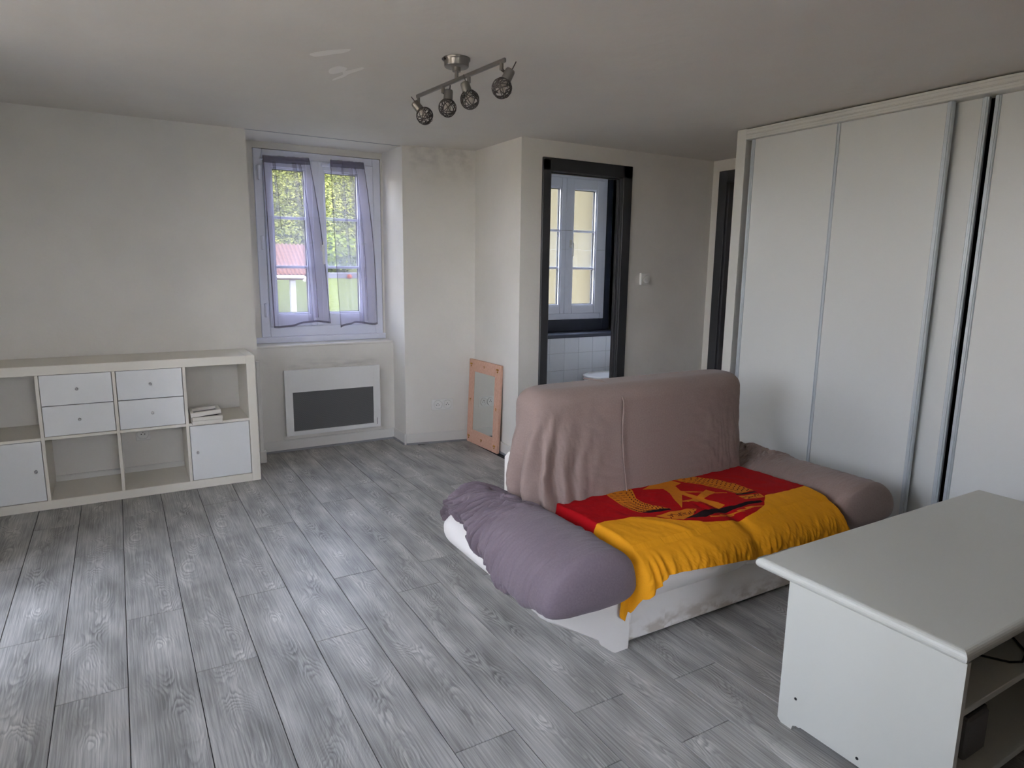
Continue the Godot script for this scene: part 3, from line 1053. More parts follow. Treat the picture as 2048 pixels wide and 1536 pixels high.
func socket(x0: float, x1: float, y: float, z: float, n: int, yaw: float, label: String):
	var s := thing("wall_socket", label, "socket", V((x0 + x1) / 2, y, z), yaw)
	var w := (x1 - x0) / 2
	obj("plate", box(V(-w, -0.043, 0), V(w, 0.043, 0.011), 0.003), M.plastic, s)
	for k in n:
		var cx := (k - (n - 1) / 2.0) * 0.075
		var f := obj("face", lathe([[0.034, 0.0], [0.034, 0.005], [0.031, 0.007], [0.029, 0.007], [0.026, 0.003], [0.0, 0.003]], V(cx, 0, 0.011), Vector3.BACK, 28), M.plastic, s)
		for h in [[-0.0095, -0.003], [0.0095, -0.003]]:
			obj("hole", lathe([[0.0032, 0.0], [0.0032, 0.0008]], V(cx + h[0], h[1], 0.0137), Vector3.BACK, 10), M.dark, f)
		obj("earth_pin", lathe([[0.003, 0.0], [0.003, 0.006], [0.0015, 0.008]], V(cx, 0.0095, 0.0137), Vector3.BACK, 10), M.steel, f)

func sockets():
	socket(1.995, 2.165, 0.297, -4.545, 2, deg_to_rad(-10.7), "white double wall socket between radiator and leaning mirror")
	socket(0.03, 0.11, 0.288, -4.615, 1, 0.0, "white single wall socket seen through an open shelf compartment")

func flower(parent: Node3D, x: float, y: float, z: float, s: float):
	var st := SurfaceTool.new()
	for k in 3:
		var a := TAU * k / 3 + 0.5
		st.append_from(lathe([[0.0, 0.0], [0.55 * s, 0.15 * s], [0.5 * s, 0.4 * s], [0.0, 0.5 * s]], V(x + cos(a) * s * 0.75, y + sin(a) * s * 0.9, z), Vector3.BACK, 8), 0, Transform3D())
	obj("gilt_flower", st.commit(), M.gold, parent)

func leaning_mirror():
	# local axes: x along the wall towards the camera, y up the frame, z out of the glass
	var m := thing("leaning_mirror", "small mirror in pink wooden frame with gilt flowers, leaning against wall", "mirror", V(2.259, 0.001, -4.487))
	var xa := V(0.019, 0, 0.442).normalized()
	var up := (V(2.286, 0.640, -4.44) - V(2.259, 0, -4.44)).normalized()
	up = (up - xa * up.dot(xa)).normalized()
	var za := xa.cross(up)
	m.transform = Transform3D(Basis(xa, up, za), m.position)
	var W := 0.446
	var H := 0.645
	var st := begin()
	ring(st, 0, W, 0, H, 0.072, 0.072, 0.105, 0.09, -0.024, 0.0, 0.003)
	obj("frame", st.commit(), M.mirror_wood, m)
	obj("glass", box(V(0.07, 0.10, -0.012), V(W - 0.07, H - 0.085, -0.006)), M.mirror, m)
	obj("backing", box(V(0.02, 0.02, -0.023), V(W - 0.02, H - 0.02, -0.013)), M.mirror_wood, m)
	for p in [[0.035, H - 0.04, 0.012], [W - 0.035, H - 0.04, 0.012], [0.035, 0.045, 0.012], [W - 0.035, 0.045, 0.012], [W / 2, H - 0.04, 0.007], [W / 2, 0.05, 0.009], [0.036, H * 0.52, 0.008], [W - 0.036, H * 0.50, 0.008]]:
		flower(m, p[0], p[1], 0.0, p[2])

# ------------------------------------------------------------------ bench in front
func bench():
	var b := thing("low_bench", "low white media bench with rounded top and open shelves, nearest the camera", "media bench")
	var X0 := 1.609
	var X1 := 2.935
	var Z0 := -1.243
	var Z1 := -0.653
	# top with a bullnose edge
	var rows := []
	var n := 10
	for k in n + 1:
		var f := PI * (float(k) / n - 0.5)
		var o := 0.0165 * (1.0 - cos(f))
		var y := 0.4635 + 0.0165 * sin(f)
		rows.append(PackedVector3Array([V(X0 + o, y, Z0 + o), V(X1 - o, y, Z0 + o), V(X1 - o, y, Z1 - o), V(X0 + o, y, Z1 - o)]))
	obj("top", bullnose(rows), M.table, b)
	# side panels with a cut-out foot
	for x in [1.618, 2.895]:
		var pts := PackedVector2Array()
		for p in [[-1.128, 0.012], [-1.116, 0.0], [-1.080, 0.0], [-1.076, 0.014], [-1.064, 0.020], [-1.057, 0.019], [-1.050, 0.024], [-0.70, 0.024], [-0.69, 0.0], [-0.662, 0.0], [-0.655, 0.012], [-0.655, 0.4505], [-1.128, 0.4505]]:
			pts.append(Vector2(p[0], p[1]))
		var side := obj("side_panel", slab_x(pts, x, x + 0.018), M.table, b)
		if x < 2:
			for h in [[0.103, -1.074], [0.046, -0.879]]:
				obj("screw_hole", lathe([[0.0045, 0.0], [0.0045, 0.0006]], V(x + 0.0002, h[0], h[1]), Vector3.LEFT, 12), M.dark, side)
	obj("back_panel", box(V(1.636, 0.03, -1.10), V(2.895, 0.447, -1.085)), M.table, b)
	obj("middle_shelf", box(V(1.636, 0.298, -1.085), V(2.895, 0.316, -0.662), 0.0015), M.table, b)
	obj("bottom_shelf", box(V(1.636, 0.058, -1.085), V(2.895, 0.076, -0.662), 0.0015), M.table, b)
	for z in [-1.05, -0.72]:
		obj("foot", lathe([[0.014, 0.0], [0.016, 0.004], [0.016, 0.02], [0.012, 0.024]], V(1.66, 0, z), Vector3.UP, 14), M.dark, b)
		obj("foot", lathe([[0.014, 0.0], [0.016, 0.004], [0.016, 0.02], [0.012, 0.024]], V(2.87, 0, z), Vector3.UP, 14), M.dark, b)
	var cable := []
	var cp := PackedVector2Array([Vector2(1.88, -0.80), Vector2(1.935, -0.755), Vector2(1.951, -0.729), Vector2(1.968, -0.702), Vector2(2.0, -0.685), Vector2(2.06, -0.70), Vector2(2.12, -0.76)])
	for k in cp.size():
		cable.append(V(cp[k].x, 0.3195, cp[k].y))
	tag(obj("cable", tube(cable, 0.003, 8), M.dark), "thin black cable lying on the upper shelf of the low bench", "cable")
	var bxx := thing("adapter_box", "small dark grey box on the bottom shelf of low bench", "adapter", V(1.90, 0.0765, -0.76))
	obj("case", box(V(-0.09, 0, -0.05), V(0.02, 0.12, 0.05), 0.006), mat(Color(0.42, 0.41, 0.40), 0.5), bxx)
	obj("cap", box(V(-0.085, 0.12, -0.045), V(0.015, 0.128, 0.045), 0.003), M.dark, bxx)

func bullnose(rows: Array) -> ArrayMesh:
	var st := begin()
	for r in rows.size() - 1:
		for c in 4:
			var a: Vector3 = rows[r][c]
			var d: Vector3 = rows[r][(c + 1) % 4]
			var e: Vector3 = rows[r + 1][(c + 1) % 4]
			var f: Vector3 = rows[r + 1][c]
			var nn := (d - a).cross(f - a).normalized()
			var mid := V(2.27, 0.4635, -0.95)
			if nn.dot((a + e) / 2 - mid) < 0: nn = -nn
			quad(st, a, d, e, f, nn)
	var l: int = rows.size() - 1
	quad(st, rows[l][0], rows[l][1], rows[l][2], rows[l][3], Vector3.UP)
	quad(st, rows[0][0], rows[0][1], rows[0][2], rows[0][3], Vector3.DOWN)
	return st.commit()

# a slab lying in the y-z plane, outline given as (z, y)
func slab_x(pts: PackedVector2Array, x0: float, x1: float) -> ArrayMesh:
	var st := begin()
	var t := Geometry2D.triangulate_polygon(pts)
	for i in range(0, t.size(), 3):
		var a := pts[t[i]]
		var b := pts[t[i + 1]]
		var c := pts[t[i + 2]]
		tri(st, V(x0, a.y, a.x), V(x0, b.y, b.x), V(x0, c.y, c.x), Vector3.LEFT)
		tri(st, V(x1, a.y, a.x), V(x1, b.y, b.x), V(x1, c.y, c.x), Vector3.RIGHT)
	var ccw := not Geometry2D.is_polygon_clockwise(pts)
	for i in pts.size():
		var a := pts[i]
		var b := pts[(i + 1) % pts.size()]
		var d := (b - a).normalized()
		var n := Vector2(d.y, -d.x) if ccw else Vector2(-d.y, d.x)
		quad(st, V(x0, a.y, a.x), V(x0, b.y, b.x), V(x1, b.y, b.x), V(x1, a.y, a.x), V(0, n.y, n.x))
	return st.commit()

# ------------------------------------------------------------------ sofa
const SOFA_MID := 2.03

func arm_x(side: int, d: float) -> float:
	return SOFA_MID + side * (0.572 + d * (1.10 if side > 0 else 1.0))

func sofa():
	var s := thing("sofa", "two-seat white leather sofa under loose taupe and grey stretch covers", "sofa")
	obj("plinth", box(V(1.478, 0.012, -2.50), V(2.582, 0.30, -1.655), 0.012), stained_leather(), s)
	obj("plinth_foot", box(V(1.50, 0.0, -2.45), V(2.56, 0.012, -1.70)), M.dark, s)
	obj("back_frame", box(V(1.475, 0.03, -2.56), V(2.63, 0.50, -2.415), 0.02), M.leather, s)
	# seat cushions
	var sec := spline(PackedVector2Array([Vector2(-2.25, 0.19), Vector2(-1.95, 0.188), Vector2(-1.66, 0.19), Vector2(-1.598, 0.212), Vector2(-1.572, 0.275), Vector2(-1.607, 0.343), Vector2(-1.73, 0.371), Vector2(-1.98, 0.374), Vector2(-2.25, 0.36)]), 64)
	for q in [[1.474, 2.03], [2.031, 2.586]]:
		var rows := []
		for t in 27:
			var f := t / 26.0
			var e := pow(maxf(0.0, 1.0 - pow(absf(f * 2 - 1), 9.0)), 0.40)
			e = 0.72 + 0.28 * e
			var row := PackedVector3Array()
			for p in sec:
				row.append(V(lerpf(q[0], q[1], f), 0.28 + (p.y - 0.28) * e, -1.93 + (p.x + 1.93) * (0.88 + 0.12 * e)))
			rows.append(row)
		obj("seat_cushion", skin(rows), M.leather, s)
	for side in [-1, 1]:
		# white arm body flaring outwards over the floor
		var bp := PackedVector2Array()
		for p in [[-0.03, 0.0], [0.0, 0.0], [0.03, 0.0], [0.055, 0.012], [0.12, 0.058], [0.20, 0.108], [0.295, 0.168], [0.33, 0.192], [0.343, 0.225], [0.336, 0.262], [0.30, 0.30], [0.24, 0.325], [0.1, 0.325], [-0.03, 0.325], [-0.03, 0.22], [-0.03, 0.1]]:
			bp.append(Vector2(p[0], p[1]))
		bp = spline(bp, 80)
		var rows := []
		for t in 40:
			var f := t / 39.0
			var z := -1.645 - 0.90 * f
			var e := 1.0
			if f < 0.06: e = 0.90 + 0.10 * sqrt(1.0 - pow(1.0 - f / 0.06, 2.0))
			if f > 0.82: e = 0.45 + 0.55 * sqrt(maxf(0.0, 1.0 - pow((f - 0.82) / 0.18, 2.0)))
			var row := PackedVector3Array()
			for p in bp:
				var y: float = 0.20 + (p.y - 0.20) * (e if f > 0.5 or p.y > 0.05 else 1.0)
				row.append(V(arm_x(side, 0.12 + (p.x - 0.12) * e), maxf(y, 0.0005), z))
			rows.append(row)
		obj("arm_body", skin(rows), M.leather, s)
		# piping seam round the front panel of the arm body
		var seam := []
		for k in range(2, 50):
			var p := bp[k]
			seam.append(V(arm_x(side, 0.12 + (p.x - 0.12) * 1.004), maxf(0.20 + (p.y - 0.20) * 1.004, 0.003), -1.70))
		obj("seam", tube(seam, 0.0022, 6), M.leather, s)
		obj("arm_cover", arm_cover(side), M.grey_cloth if side < 0 else M.taupe, s)
	obj("back_cover", back_cover(), M.taupe, s)
	var line := []
	for k in 40:
		var y := 0.37 + 0.465 * k / 39.0
		line.append(V(1.835 + 0.012 * sin(y * 9.0), y, back_front(y) + 0.010))
	for k in 8:
		line.append(V(1.83 - 0.003 * k, 0.838 + 0.006 * sin(k * 0.4), back_front(0.835) - 0.01 - 0.022 * k))
	obj("cover_seam", tube(line, 0.0034, 6), M.taupe, s)

# white leather with brown smudges along the lower edge
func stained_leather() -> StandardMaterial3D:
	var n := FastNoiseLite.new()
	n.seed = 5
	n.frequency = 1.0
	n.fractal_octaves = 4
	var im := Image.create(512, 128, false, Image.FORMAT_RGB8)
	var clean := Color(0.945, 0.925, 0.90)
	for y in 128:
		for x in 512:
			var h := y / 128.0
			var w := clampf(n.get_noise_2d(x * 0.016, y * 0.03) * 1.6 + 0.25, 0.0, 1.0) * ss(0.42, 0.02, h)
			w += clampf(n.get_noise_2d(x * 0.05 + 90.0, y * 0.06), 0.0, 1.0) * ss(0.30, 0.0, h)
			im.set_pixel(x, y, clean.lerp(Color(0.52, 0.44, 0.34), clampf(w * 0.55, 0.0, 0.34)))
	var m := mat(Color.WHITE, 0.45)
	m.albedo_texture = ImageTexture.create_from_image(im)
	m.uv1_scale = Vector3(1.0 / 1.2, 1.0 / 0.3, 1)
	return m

func arm_cover(side: int) -> ArrayMesh:
	var ctrl := PackedVector2Array()
	for p in [[-0.005, 0.25], [0.0, 0.32], [0.035, 0.378], [0.11, 0.416], [0.20, 0.420], [0.30, 0.385], [0.362, 0.322], [0.372, 0.255], [0.325, 0.222], [0.17, 0.212], [0.05, 0.216]]:
		ctrl.append(Vector2(p[0], p[1]))
	var sec := spline(ctrl, 96)
	var nz := FastNoiseLite.new()
	nz.seed = 31 + side
	nz.frequency = 1.0
	var c := Vector2(0.17, 0.31)
	var rows := []
	var N := 420
	for i in N:
		var t := i / (N - 1.0)
		# slow near both ends so that they round off
		var a := PI * t
		var z := -1.568 - 0.925 * t
		var e := 1.0
		if t < 0.075: e = pow(maxf(0.0, 1.0 - pow(1.0 - t / 0.075, 3.0)), 0.36)
		if t > 0.89: e = pow(maxf(0.0, 1.0 - pow((t - 0.89) / 0.11, 2.8)), 0.38)
		var row := PackedVector3Array()
		for k in sec.size():
			var p := sec[k]
			var q0 := p
			var outer := ss(0.20, 0.33, p.x)
			var low := 1.0 - ss(0.24, 0.40, p.y)
			q0.y -= 0.035 * ss(0.45, 0.9, t) * ss(0.30, 0.42, p.y) * ss(0.25, 0.10, p.x)
			var hitch := outer * low * ss(0.40, 0.85, t) * 0.10 * e * ss(1.0, 0.93, t)
			var q := q0 + Vector2(-0.30 * hitch, hitch - 0.030 * exp(-pow((t - 0.34) / 0.16, 2.0)) * outer * low)
			# gathered folds: strong towards the open edge and the far end
			var wob := nz.get_noise_2d(t * 7.0, p.x * 5.0 + p.y * 3.0)
			var u := t * 98.0 - p.x * 26.0 * t + wob * 6.0 + (p.y * 6.0 if t < 0.5 else -p.y * 6.0)
			var g := outer * (0.12 + low) * ss(0.20, 0.42, t) * 0.012 + ss(0.42, 0.72, t) * 0.023 * ss(0.0, 0.12, p.x)
			var fold := (absf(sin(u)) - 0.62) * g * (0.7 + 1.2 * absf(nz.get_noise_2d(t * 12.0 + 9.0, p.x * 3.0)))
			fold += sin(u * 0.37 + 1.0) * g * 0.5
			fold += nz.get_noise_2d(t * 26.0, p.x * 6.0 + 40.0) * 0.0035
			# a few loose folds by the front
			fold += 0.016 * exp(-pow((t - 0.16 - 0.25 * (p.x - 0.2)) / 0.028, 2.0)) * ss(0.30, 0.22, p.y) * outer
			fold += 0.010 * exp(-pow((t - 0.24 + 0.5 * (p.x - 0.06)) / 0.02, 2.0)) * ss(0.36, 0.40, p.y) * ss(0.14, 0.04, p.x)
			fold += 0.009 * exp(-pow((t - 0.31 + 0.5 * (p.x - 0.06)) / 0.018, 2.0)) * ss(0.36, 0.40, p.y) * ss(0.14, 0.04, p.x)
			var dir := (q - c).normalized()
			q = c + (q - c) * e + dir * fold * e
			row.append(V(arm_x(side, q.x), q.y, z))
		rows.append(row)
	return skin(rows)

func back_front(y: float) -> float:
	return lerpf(-2.105, -2.165, ss(0.33, 0.80, y)) - 0.075 * pow(ss(0.745, 0.845, y), 2.0)

func back_cover() -> ArrayMesh:
	var nz := FastNoiseLite.new()
	nz.seed = 57
	nz.frequency = 1.0
	var rows := []
	var C := 360
	var NY := 84
	var top := 0.842
	var rr := 0.075
	for i in NY + 14:
		var y: float
		var inset := 0.0
		if i < NY:
			y = lerpf(0.30, top - rr, float(i) / (NY - 1))
		else:
			var a := PI / 2 * (i - NY + 1) / 14.0
			y = top - rr + rr * sin(a)
			inset = rr * (1.0 - cos(a))
		var f := ss(0.33, 0.80, y)
		var hw := lerpf(0.622, 0.640, f) - inset
		var hd := lerpf(0.145, 0.125, f) - inset
		var zc := lerpf(-2.25, -2.29, f)
		var row := PackedVector3Array()
		for k in C:
			var a := TAU * k / C
			var ca := cos(a)
			var sa := sin(a)
			var ex := 0.34
			var x := signf(ca) * pow(absf(ca), ex) * hw
			var z := signf(sa) * pow(absf(sa), ex * 1.25) * hd
			var n := Vector2(ca, sa).normalized()
			# hanging folds at the left end, weaker at the right end
			var low := ss(0.80, 0.42, y)
			var le := exp(-pow((x + 0.60) / 0.16, 2.0))
			var re := exp(-pow((x - 0.60) / 0.06, 2.0))
			var along := x * 62.0 + z * 55.0 + (y - 0.5) * 9.0 * signf(0.5 - y) + nz.get_noise_2d(x * 6.0, y * 3.0) * 2.0
			var fold := sin(along) * (0.026 * le + 0.010 * re) * low
			fold += nz.get_noise_2d(x * 34.0 + 5.0, y * 6.0) * 0.0045 * low
			fold += nz.get_noise_2d(x * 5.0, y * 5.0 + 30.0) * 0.006
			# pulled folds along the lower edge
			fold += 0.010 * sin(x * 48.0 + y * 40.0) * ss(0.46, 0.36, y) * ss(-0.1, -0.45, x)
			var flare := 0.030 * ss(0.50, 0.33, y) * exp(-pow((x + 0.55) / 0.12, 2.0))
			if x < 0: x *= 1.0 - 0.085 * ss(0.40, 0.84, y)
			row.append(V(2.006 + x + n.x * fold, y, zc + z + n.y * fold + flare * maxf(n.y, 0.0)))
		rows.append(row)
	return skin(rows)

# ------------------------------------------------------------------ flag laid over the seat
const FX0 := 1.38
const FW := 1.24
const FS := 0.93
const FPX := 1240
const FPY := 930

func fpoly(im: Image, pts: Array, c: Color):
	# points as (x, z) on the seat
	var q := PackedVector2Array()
	for p in pts:
		q.append(Vector2((p[0] - FX0) / FW * FPX, (p[1] + 2.22) / FS * FPY))
	var y0 := 1e9
	var y1 := -1e9
	for p in q:
		y0 = minf(y0, p.y)
		y1 = maxf(y1, p.y)
	for y in range(maxi(0, int(y0)), mini(FPY - 1, int(y1)) + 1):
		var xs := []
		for i in q.size():
			var a := q[i]
			var b := q[(i + 1) % q.size()]
			if (a.y <= y + 0.5) != (b.y <= y + 0.5):
				xs.append(a.x + (y + 0.5 - a.y) / (b.y - a.y) * (b.x - a.x))
		xs.sort()
		for i in range(0, xs.size() - 1, 2):
			var w := int(xs[i + 1]) - int(xs[i])
			im.fill_rect(Rect2i(int(xs[i]), y, maxi(w, 1), 1), c)

func fline(im: Image, a: Array, b: Array, w: float, c: Color, w2 := -1.0):
	if w2 < 0: w2 = w
	var d := Vector2(b[0] - a[0], b[1] - a[1]).normalized()
	var n := Vector2(-d.y, d.x)
	fpoly(im, [[a[0] + n.x * w / 2, a[1] + n.y * w / 2], [b[0] + n.x * w2 / 2, b[1] + n.y * w2 / 2], [b[0] - n.x * w2 / 2, b[1] - n.y * w2 / 2], [a[0] - n.x * w / 2, a[1] - n.y * w / 2]], c)

func flag_image() -> ImageTexture:
	var red := Color(0.66, 0.04, 0.075)
	var gold := Color(0.90, 0.61, 0.12)
	var wheat := Color(0.80, 0.47, 0.12)
	var black := Color(0.12, 0.07, 0.09)
	var deep := Color(0.34, 0.06, 0.06)
	var im := Image.create(FPX, FPY, false, Image.FORMAT_RGB8)
	im.fill(red)
	fpoly(im, [[1.36, -1.85], [1.40, -1.852], [1.52, -1.866], [1.66, -1.842], [1.72, -1.80], [1.78, -1.74], [1.86, -1.69], [1.95, -1.668], [2.06, -1.662], [2.14, -1.672], [2.22, -1.70], [2.27, -1.74], [2.30, -1.768], [2.42, -1.765], [2.68, -1.77], [2.68, -1.2], [1.36, -1.2]], gold)
	# wreath halves
	var L_out := [[1.745, -2.20], [1.712, -2.06], [1.690, -1.965], [1.688, -1.915], [1.700, -1.885], [1.717, -1.862]]
	var L_in := [[1.833, -1.850], [1.800, -1.905], [1.790, -1.945], [1.803, -2.005], [1.852, -2.085], [1.90, -2.20]]
	fpoly(im, L_out + L_in, wheat)
	var R_out := [[2.20, -2.20], [2.26, -2.08], [2.298, -2.02], [2.318, -1.93], [2.314, -1.835]]
	var R_in := [[2.213, -1.838], [2.206, -1.92], [2.18, -1.995], [2.136, -2.065], [2.07, -2.20]]
	fpoly(im, R_out + R_in, wheat)
	var g := RandomNumberGenerator.new()
	g.seed = 12
	for side in 2:
		for j in 5:
			for i in 17:
				var t := (i + 0.5 * (j % 2)) / 17.0
				var u := (j + 0.5) / 5.0
				var o := along(L_out if side == 0 else R_out, t)
				var n := along(L_in if side == 0 else R_in, 1.0 - t)
				var p := o.lerp(n, u)
				var tv := (along(L_out if side == 0 else R_out, t + 0.04) - o).normalized()
				var cr := (n - o).normalized()
				var dd := (tv * 0.7 + cr * (0.7 if j < 3 else -0.7)).normalized() * 0.0075
				fline(im, [p.x - dd.x, p.y - dd.y], [p.x + dd.x, p.y + dd.y], 0.0052, deep)
	# black bands at the feet of the wreath, ribbon below
	fpoly(im, [[1.708, -1.872], [1.76, -1.868], [1.835, -1.852], [1.828, -1.832], [1.78, -1.838], [1.728, -1.852]], black)
	fpoly(im, [[2.205, -1.845], [2.30, -1.822], [2.306, -1.802], [2.20, -1.826]], black)
	fpoly(im, [[1.728, -1.812], [1.80, -1.815], [1.885, -1.808], [1.925, -1.79], [1.86, -1.752], [1.80, -1.735], [1.76, -1.765]], wheat)
	fpoly(im, [[2.19, -1.81], [2.295, -1.79], [2.285, -1.755], [2.19, -1.775]], wheat)
	for i in 22:
		var x := 1.765 + 0.0065 * i
		fline(im, [x, -1.775 + g.randf_range(-0.02, 0.012)], [x + 0.007, -1.772 + g.randf_range(-0.02, 0.012)], 0.004, deep)
	for i in 14:
		var x := 2.195 + 0.0065 * i
		fline(im, [x, -1.785 + g.randf_range(-0.012, 0.012)], [x + 0.007, -1.78 + g.randf_range(-0.012, 0.012)], 0.004, deep)
	fpoly(im, [[1.815, -1.742], [1.88, -1.755], [1.95, -1.772], [2.02, -1.775], [2.10, -1.752], [2.18, -1.752], [2.24, -1.738], [2.235, -1.718], [2.15, -1.725], [2.06, -1.725], [1.98, -1.728], [1.90, -1.715]], black)
	for i in 5:
		fline(im, [1.92 + 0.05 * i, -1.712 + 0.004 * (i % 2)], [1.99 + 0.055 * i, -1.700 + 0.005 * ((i + 1) % 2)], 0.010, wheat, 0.004)
	# hammer
	fpoly(im, [[1.905, -2.082], [1.96, -2.048], [1.99, -2.034], [2.06, -2.043], [2.112, -2.058], [2.10, -2.12], [2.0, -2.12]], wheat)
	fpoly(im, [[1.985, -2.04], [2.062, -2.045], [2.03, -1.97], [1.878, -1.826], [1.93, -1.92], [1.972, -1.985]], wheat)
	# pair of compasses
	fline(im, [2.012, -1.988], [2.048, -1.772], 0.030, wheat, 0.042)
	fline(im, [1.955, -1.876], [2.13, -1.900], 0.016, wheat, 0.022)
	fline(im, [1.985, -1.862], [2.148, -1.922], 0.026, wheat, 0.040)
	fline(im, [2.012, -1.986], [2.185, -1.868], 0.022, wheat, 0.006)
	fline(im, [1.94, -1.885], [2.0, -1.868], 0.012, wheat)
	# weave
	for y in FPY:
		for x in range(0, FPX, 2):
			if g.randf() < 0.35:
				var c := im.get_pixel(x, y)
				im.set_pixel(x, y, c.darkened(0.05) if g.randf() < 0.5 else c.lightened(0.03))
	return ImageTexture.create_from_image(im)

func along(pts: Array, t: float) -> Vector2:
	var f := clampf(t, 0.0, 0.999) * (pts.size() - 1)
	var i := int(f)
	return Vector2(pts[i][0], pts[i][1]).lerp(Vector2(pts[i + 1][0], pts[i + 1][1]), f - i)

func flag_end(x: float) -> float:
	var k := [[1.39, 0.19], [1.415, 0.14], [1.43, 0.125], [1.442, 0.155], [1.456, 0.15], [1.466, 0.215], [1.50, 0.25], [1.56, 0.292], [1.62, 0.290], [1.70, 0.284], [1.80, 0.275], [1.95, 0.262], [2.02, 0.250], [2.06, 0.256], [2.2, 0.26], [2.4, 0.245], [2.6, 0.23]]
	for i in k.size() - 1:
		if x <= k[i + 1][0]:
			return lerpf(k[i][1], k[i + 1][1], clampf((x - k[i][0]) / (k[i + 1][0] - k[i][0]), 0, 1))
	return 0.23

func flag():
	var prof := [[-2.22, 0.374], [-2.1, 0.379], [-1.95, 0.3825], [-1.80, 0.382], [-1.72, 0.377], [-1.66, 0.364], [-1.615, 0.345], [-1.585, 0.318], [-1.568, 0.288], [-1.564, 0.255], [-1.568, 0.225], [-1.575, 0.19], [-1.578, 0.10]]
	var acc := [0.0]
	for i in prof.size() - 1:
		acc.append(acc[i] + Vector2(prof[i + 1][0] - prof[i][0], prof[i + 1][1] - prof[i][1]).length())
	var nz := FastNoiseLite.new()
	nz.seed = 88
	nz.frequency = 1.0
	var NU := 260
	var NV := 170
	var rows := []
	var uvs := PackedVector2Array()
	var ends := []
	for u in NU:
		var x := 1.412 + 1.190 * u / (NU - 1.0)
		var ye := flag_end(x)
		var se := 0.0
		for i in range(6, prof.size() - 1):
			if prof[i][1] >= ye and prof[i + 1][1] <= ye:
				se = lerpf(acc[i], acc[i + 1], (prof[i][1] - ye) / (prof[i][1] - prof[i + 1][1]))
		ends.append(se)
	for v in NV:
		var row := PackedVector3Array()
		for u in NU:
			var x := 1.412 + 1.190 * u / (NU - 1.0)
			var s: float = ends[u] * v / (NV - 1.0)
			var i := 0
			while i < prof.size() - 2 and acc[i + 1] < s: i += 1
			var f: float = (s - acc[i]) / (acc[i + 1] - acc[i])
			var p0 := Vector2(prof[maxi(i - 1, 0)][0], prof[maxi(i - 1, 0)][1])
			var p1 := Vector2(prof[i][0], prof[i][1])
			var p2 := Vector2(prof[i + 1][0], prof[i + 1][1])
			var p3 := Vector2(prof[mini(i + 2, prof.size() - 1)][0], prof[mini(i + 2, prof.size() - 1)][1])
			var p := p1.cubic_interpolate(p2, p0, p3, f)
			var front := ss(-1.95, -1.66, p.x)
			var dip := 0.016 * exp(-pow((x - 2.035 - 0.05 * (p.x + 1.6)) / 0.030, 2.0)) * front
			dip += 0.004 * exp(-pow((x - 2.035) / 0.10, 2.0)) * front
			var edge := ss(0.80, 1.0, v / (NV - 1.0))
			var w := nz.get_noise_2d(x * 11.0, p.x * 8.0) * 0.004
			w += (absf(nz.get_noise_2d(x * 26.0 + p.x * 12.0, p.y * 9.0 + 3.0)) - 0.2) * 0.012 * ss(0.36, 0.30, p.y)
			w += sin(x * 150.0 + 2.0 * sin(x * 37.0)) * 0.007 * edge * ss(1.80, 1.50, x)
			w += 0.012 * exp(-pow((x - 1.79 - 0.7 * (p.x + 1.62)) / 0.02, 2.0)) * front * 0.4
			w += 0.014 * exp(-pow((x - 1.97) / 0.012, 2.0) - pow((p.x + 1.80) / 0.03, 2.0)) * -0.9
			var nrm := Vector2(0.25, 1.0) if p.x < -1.66 else Vector2(1.0, 0.35)
			nrm = nrm.normalized()
			p += nrm * (w - dip + 0.012 + 0.007 * front)
			p.y -= 0.10 * ss(1.482, 1.43, x) * ss(0.33, 0.37, p.y) + 0.05 * ss(2.56, 2.602, x)
			p.x -= 0.065 * ss(1.478, 1.445, x) * ss(-1.75, -1.65, p.x)
			row.append(V(x, p.y, p.x))
			uvs.append(Vector2((x - FX0) / FW, s / FS))
		rows.append(row)
	var mesh := skin(rows, false, false, V(0, 1, 0.6))
	var arr := mesh.surface_get_arrays(0)
	arr[Mesh.ARRAY_TEX_UV] = uvs
	var am := ArrayMesh.new()
	am.add_surface_from_arrays(Mesh.PRIMITIVE_TRIANGLES, arr)
	var m := mat(Color.WHITE, 0.8)
	m.albedo_texture = flag_image()
	m.cull_mode = BaseMaterial3D.CULL_DISABLED
	m.metallic_specular = 0.25
	tag(obj("flag_throw", am, m), "red and gold flag with hammer, compass and wheat wreath spread over sofa seat", "flag")

